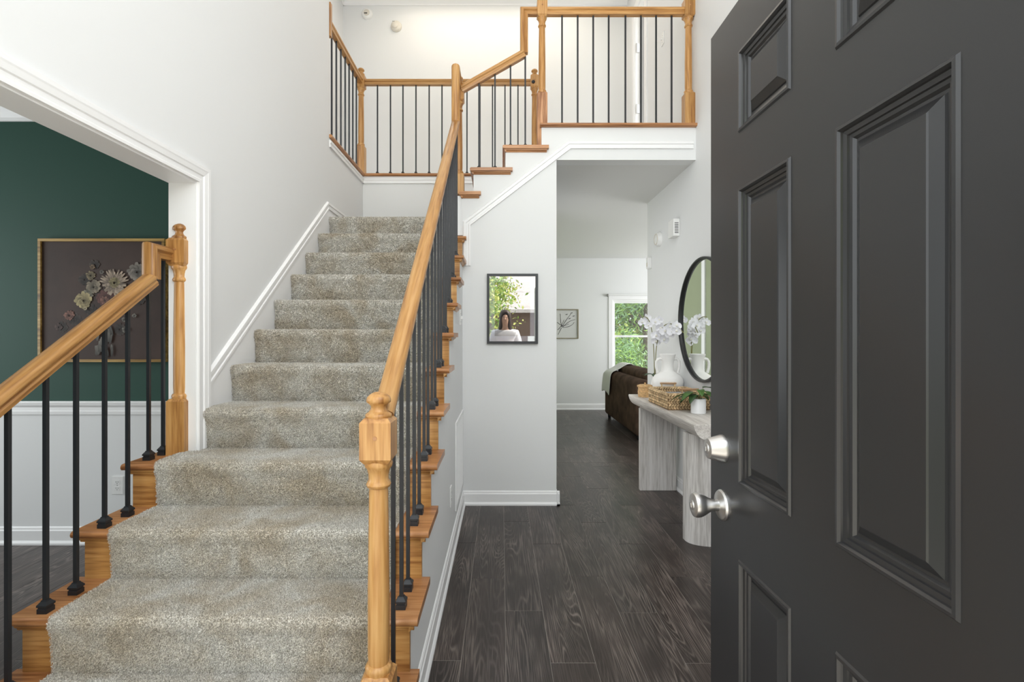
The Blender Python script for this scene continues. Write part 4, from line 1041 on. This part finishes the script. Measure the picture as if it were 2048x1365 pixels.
def plate(name, c, nrm, label, cat, kind):
    """wall plate centred c; nrm '-y','+x','-x'"""
    t_ = thing(name, c, label, cat); x, y, z = c
    def bx(u0, u1, v0, v1, d0, d1):
        if nrm == '-y': return B(x+u0, x+u1, y-d1, y-d0, z+v0, z+v1)
        if nrm == '+x': return B(x+d0, x+d1, y+u0, y+u1, z+v0, z+v1)
        return B(x-d1, x-d0, y+u0, y+u1, z+v0, z+v1)
    obj('plate', bx(-.036, .036, -.058, .058, 0, .006), 'white', t_, bevel=.002)
    if kind == 'outlet':
        for v in (-.02, .02):
            r = obj('receptacle', bx(-.0165, .0165, v-.0145, v+.0145, .006, .008), 'white', t_, bevel=.003)
            for u in (-.0075, .0055): obj('slot', bx(u, u+.002, v-.002, v+.007, .008, .0085), 'slot', r)
            obj('ground_hole', bx(-.002, .002, v-.010, v-.006, .008, .0085), 'slot', r)
        obj('screw', bx(-.002, .002, -.002, .002, .006, .0075), 'slot', t_)
    else:
        obj('toggle', bx(-.005, .005, -.010, .012, .006, .018), 'white', t_)
        for v in (-.03, .03): obj('screw', bx(-.002, .002, v-.002, v+.002, .006, .0075), 'slot', t_)
plate('wall_outlet', ((236-1003)/1000*YD, YD, EYE+(671-971)/1000*YD), '-y', 'white wall outlet on the dining room wall below the chair rail', 'outlet', 'outlet')
plate('wall_outlet', (XS, 3.0, .375), '+x', 'white outlet plate on the stair wall near the vent', 'outlet', 'outlet')
plate('light_switch', (XS, 3.70, 1.47), '+x', 'white switch plate on the stair wall beside the framed picture', 'switch', 'switch')
plate('light_switch', (XR, XR/.323, EYE+(671-78)/1000*XR/.323), '-x', 'white switch plate on the upper hall right wall', 'switch', 'switch')
# return-air vent
Vt = thing('air_vent', (XS, 3.62, .19), 'white return-air vent grille low on the stair wall', 'vent')
vy0, vy1, vz0, vz1 = 3.32, 3.93, .17, .755
q = MB().box(XS, XS+.008, vy0, vy1, vz1-.03, vz1).box(XS, XS+.008, vy0, vy1, vz0, vz0+.03).box(XS, XS+.008, vy0, vy0+.03, vz0+.03, vz1-.03).box(XS, XS+.008, vy1-.03, vy1, vz0+.03, vz1-.03)
obj('vent_frame', q, 'trim', Vt)
obj('backing', B(XS, XS+.001, vy0+.03, vy1-.03, vz0+.03, vz1-.03), 'slot', Vt)
n = 36; h_ = (vz1-vz0-.06)/n
sm = MB().add([(0, 0, 0), (.006, 0, -.008), (.007, 0, -.0072), (.001, 0, .001), (0, vy1-vy0-.06, 0), (.006, vy1-vy0-.06, -.008), (.007, vy1-vy0-.06, -.0072), (.001, vy1-vy0-.06, .001)],
              [(0, 1, 2, 3), (7, 6, 5, 4), (0, 4, 5, 1), (1, 5, 6, 2), (2, 6, 7, 3), (3, 7, 4, 0)]).mesh('louver'); fixn(sm); sm.materials.append(M['trim'])
for k in range(n):
    o = bpy.data.objects.new('louver', sm); C.objects.link(o); o.parent = Vt; o.location = Vector((XS+.001, vy0+.03, vz0+.03+(k+.6)*h_))-Vector(Vt.location)

# ------------------------------------------------------------------ outdoors
struct('ground', B(-30, 30, -30, -.021, -.25, -.12), 'grass', 'lawn outside the front door', 'ground')
struct('bounce_slab', B(-7, 8, -13, -2.4, -.12, -.10), 'concrete', 'added pale concrete slab outside, bouncing neutral light through the door', 'bounce_slab')  # added over the lawn so bounced light stays neutral, not green
struct('porch', B(-2.6, 2.6, -2.4, -.02, -.12, -.01), 'concrete', 'concrete porch outside the front door', 'porch')
struct('ground_back', B(-10, 16, YB+.16, 40, -.6, -.4), 'grass', 'lawn behind the house', 'ground')
def tree(name, base, H_, Rr, n, mats, label, group, zlow=.15, leaf=.07, needle=False, seed=1):
    rs = np.random.RandomState(seed); b = Vector(base)
    t_ = thing(name, base, label, 'tree', group)
    obj('trunk', MB().tube([b, b+Vector((.05, .03, H_*.4)), b+Vector((-.03, .05, H_*.75)), b+Vector((0, 0, H_*.95))], [H_*.022, H_*.017, H_*.01, .01], 8), 'bark', t_, smooth=60)
    cl = []
    for k in range(46):
        f_ = zlow+(1-zlow)*rs.rand(); a = rs.rand()*2*PI
        rr = Rr*(1-f_)**.6*(.45+.55*rs.rand()) if needle else Rr*math.sin(PI*(.12+.85*(f_-zlow)/(1-zlow)))*(.3+.7*rs.rand())
        e = b+Vector((rr*math.cos(a), rr*math.sin(a), H_*f_)); cl.append(e)
        if k < 24:
            s_ = b+Vector((0, 0, H_*max(.08, f_-.12)))
            obj('branch', MB().tube([s_, s_.lerp(e, .5)+Vector((0, 0, .06*H_*.3)), e], [H_*.006, H_*.004, .004], 6), 'bark', t_, smooth=60)
    for mi, mt in enumerate(mats):
        m = n//len(mats); ci = rs.randint(0, len(cl), m); cc = np.array([list(c) for c in cl])[ci]
        p = cc+rs.randn(m, 3)*Rr*.20*np.array([1, 1, .75])
        d1 = rs.randn(m, 3); d1 /= np.linalg.norm(d1, axis=1, keepdims=True); d2 = np.cross(d1, rs.randn(m, 3)); d2 /= np.linalg.norm(d2, axis=1, keepdims=True)
        sz = leaf*(.6+.8*rs.rand(m, 1))
        vv = np.empty((m*4, 3)); vv[0::4] = p-d1*sz; vv[1::4] = p+d2*sz*(.16 if needle else .45); vv[2::4] = p+d1*sz; vv[3::4] = p-d2*sz*(.16 if needle else .45)
        vv -= np.array(base); me = bpy.data.meshes.new('foliage')
        me.from_pydata(vv.tolist(), [], np.arange(m*4).reshape(-1, 4).tolist())
        o = obj('foliage', me, mt, t_); o.location = (0, 0, 0); o['kind'] = 'stuff'
TG = None
tree('conifer_tree', (3.55, 12.3, -.4), 5.2, 1.5, 24000, ['foliage2', 'foliage'], 'blue-green conifer close outside the living room window', TG, .05, .075, True, 2)
tree('leafy_tree', (2.75, 14.2, -.4), 6.4, 1.9, 26000, ['foliage', 'foliage3'], 'yellow-green leafy tree behind the conifer outside the window', TG, .06, .09, False, 3)
tree('leafy_tree', (4.9, 17.2, -.4), 7.5, 2.6, 30000, ['foliage', 'foliage2'], 'tall leafy tree farthest from the living room window', TG, .05, .13, False, 4)
# reflected in the picture glass: garden tree, neighbour's house, photographer
tree('leafy_tree', (-.75, -6.5, -.12), 5.0, 1.25, 12000, ['foliage3', 'foliage'], 'sunlit leafy tree in front garden seen reflected in the framed picture', TG, .2, .06, False, 6)
H_ = thing('neighbour_house', (5, -15, -.12), 'house with pale shingle roof seen reflected in the framed picture', 'house')
obj('wall', B(-.6, 12, -21, -15, -.12, 2.6), 'siding', H_)
obj('roof', MB().prism([(-14.5, 2.5), (-18, 6.2), (-21.5, 2.5), (-21.5, 2.35), (-18, 6.0), (-14.5, 2.35)], -1.0, 12.4, 'x'), 'shingle', H_)
for k in range(5): obj('shingle_course', MB().prism([(-14.55-.7*k, 2.53+.74*k), (-14.6-.7*k, 2.63+.74*k), (-15.2-.7*k, 3.27+.74*k), (-15.2-.7*k, 3.2+.74*k)], -1.0, 12.4, 'x'), 'shingle', H_)
obj('garage_door', B(1.2, 4.2, -15.0, -14.95, -.1, 1.3), 'trim', H_)

# photographer (reflected)
Pn = thing('person', (.06, -.42, -.01), 'person with long dark hair in white T-shirt standing at the front door', 'person')
bpos = Vector((.06, -.42, 0))
def skin_body(name, verts, edges, mat, parent, sub=2):
    me = bpy.data.meshes.new(name); me.from_pydata([tuple(bpos+Vector(v[:3])-Vector(parent.location)) for v in verts], edges, [])
    o = bpy.data.objects.new(name, me); C.objects.link(o); o.parent = parent; me.materials.append(M[mat])
    o.modifiers.new('skin', 'SKIN').use_smooth_shade = True
    for i, v in enumerate(verts): me.skin_vertices[0].data[i].radius = (v[3], v[4] if len(v) > 4 else v[3])
    me.skin_vertices[0].data[0].use_root = True
    s_ = o.modifiers.new('sub', 'SUBSURF'); s_.levels = s_.render_levels = sub
    return o
# faces +y, head bowed
vb = [(0,0,.92,.13,.10),(0,-.01,1.08,.12,.09),(0,-.02,1.26,.15,.10),(0,-.01,1.38,.11,.08),(0,.02,1.47,.05,.05),(0,.05,1.55,.062,.07),(0,.075,1.63,.075,.088),(0,.06,1.70,.06,.065)]
eb = [(0,1),(1,2),(2,3),(3,4),(4,5),(5,6),(6,7)]
for s_ in (-1, 1):
    k = len(vb)
    vb += [(s_*.17,-.01,1.36,.055),(s_*.22,.0,1.14,.042),(s_*.16,.18,1.10,.034),(s_*.08,.26,1.14,.026),(s_*.06,.30,1.15,.022)]
    eb += [(3,k),(k,k+1),(k+1,k+2),(k+2,k+3),(k+3,k+4)]
    b0 = k+3
    for f_ in range(4):
        j = len(vb); vb += [(s_*(.085-.017*f_),.325,1.165+.004*f_,.009),(s_*(.06-.012*f_),.35,1.155,.008)]; eb += [(k+4,j),(j,j+1)]
    j = len(vb); vb += [(s_*.05,.28,1.175,.010),(s_*.03,.305,1.18,.009)]; eb += [(b0,j),(j,j+1)]
    k = len(vb)
    vb += [(s_*.09,0,.86,.085),(s_*.10,.01,.48,.055),(s_*.10,-.02,.10,.036),(s_*.10,.05,.035,.035),(s_*.105,.14,.03,.028)]
    eb += [(0,k),(k,k+1),(k+1,k+2),(k+2,k+3),(k+3,k+4)]
skin_body('body', vb, eb, 'skin', Pn, 2)
vt = [(0,0,.93,.150,.118),(0,-.01,1.08,.140,.108),(0,-.02,1.26,.185,.135),(0,-.01,1.385,.16,.115),(0,.0,1.435,.10,.085)]
et = [(0,1),(1,2),(2,3),(3,4)]
for s_ in (-1, 1):
    k = len(vt); vt += [(s_*.17,-.01,1.365,.085),(s_*.222,0,1.18,.075)]; et += [(3,k),(k,k+1)]
skin_body('t_shirt', vt, et, 'tee', Pn, 2)
vj = [(0,0,.93,.14,.108)]; ej = []
for s_ in (-1, 1):
    k = len(vj); vj += [(s_*.09,0,.84,.100),(s_*.10,.01,.48,.070),(s_*.10,-.02,.10,.055)]; ej += [(0,k),(k,k+1),(k+1,k+2)]
skin_body('jeans', vj, ej, 'jeans', Pn, 2)
hm = MB(); seg = 20
for t_, r_x, r_y, yo in ((1.765,.02,.02,.04),(1.75,.06,.065,.045),(1.71,.088,.095,.045),(1.65,.095,.095,.03),(1.58,.098,.085,.01),(1.50,.105,.075,-.01),(1.40,.115,.065,-.03),(1.30,.115,.055,-.05),(1.24,.08,.035,-.06)):
    for k in range(seg):
        a = 2*PI*k/seg; fy = math.sin(a)
        hm.v.append((bpos.x+r_x*math.cos(a), bpos.y+yo+r_y*fy-(.055*fy*max(0, 1-abs(math.cos(a))*1.5) if (t_ < 1.69 and fy > 0) else 0)+(.03 if t_ < 1.69 else 0), t_))
for i in range(8):
    for k in range(seg): hm.f.append((i*seg+k, i*seg+(k+1) % seg, (i+1)*seg+(k+1) % seg, (i+1)*seg+k))
hm.f.append(tuple(range(seg)))
obj('hair', hm, 'hair', Pn, smooth=80)
for s_ in (-1, 1): obj('eye', MB().lathe([(0, -.009), (.009, 0), (0, .009)], (bpos.x+s_*.03, bpos.y+.155, 1.635), 8), 'slot', Pn)
obj('nose', MB().add([(bpos.x-.012, bpos.y+.155, 1.60), (bpos.x+.012, bpos.y+.155, 1.60), (bpos.x, bpos.y+.185, 1.602), (bpos.x, bpos.y+.158, 1.64)], [(0, 1, 2), (0, 2, 3), (1, 3, 2), (0, 3, 1)]), 'skin', Pn)
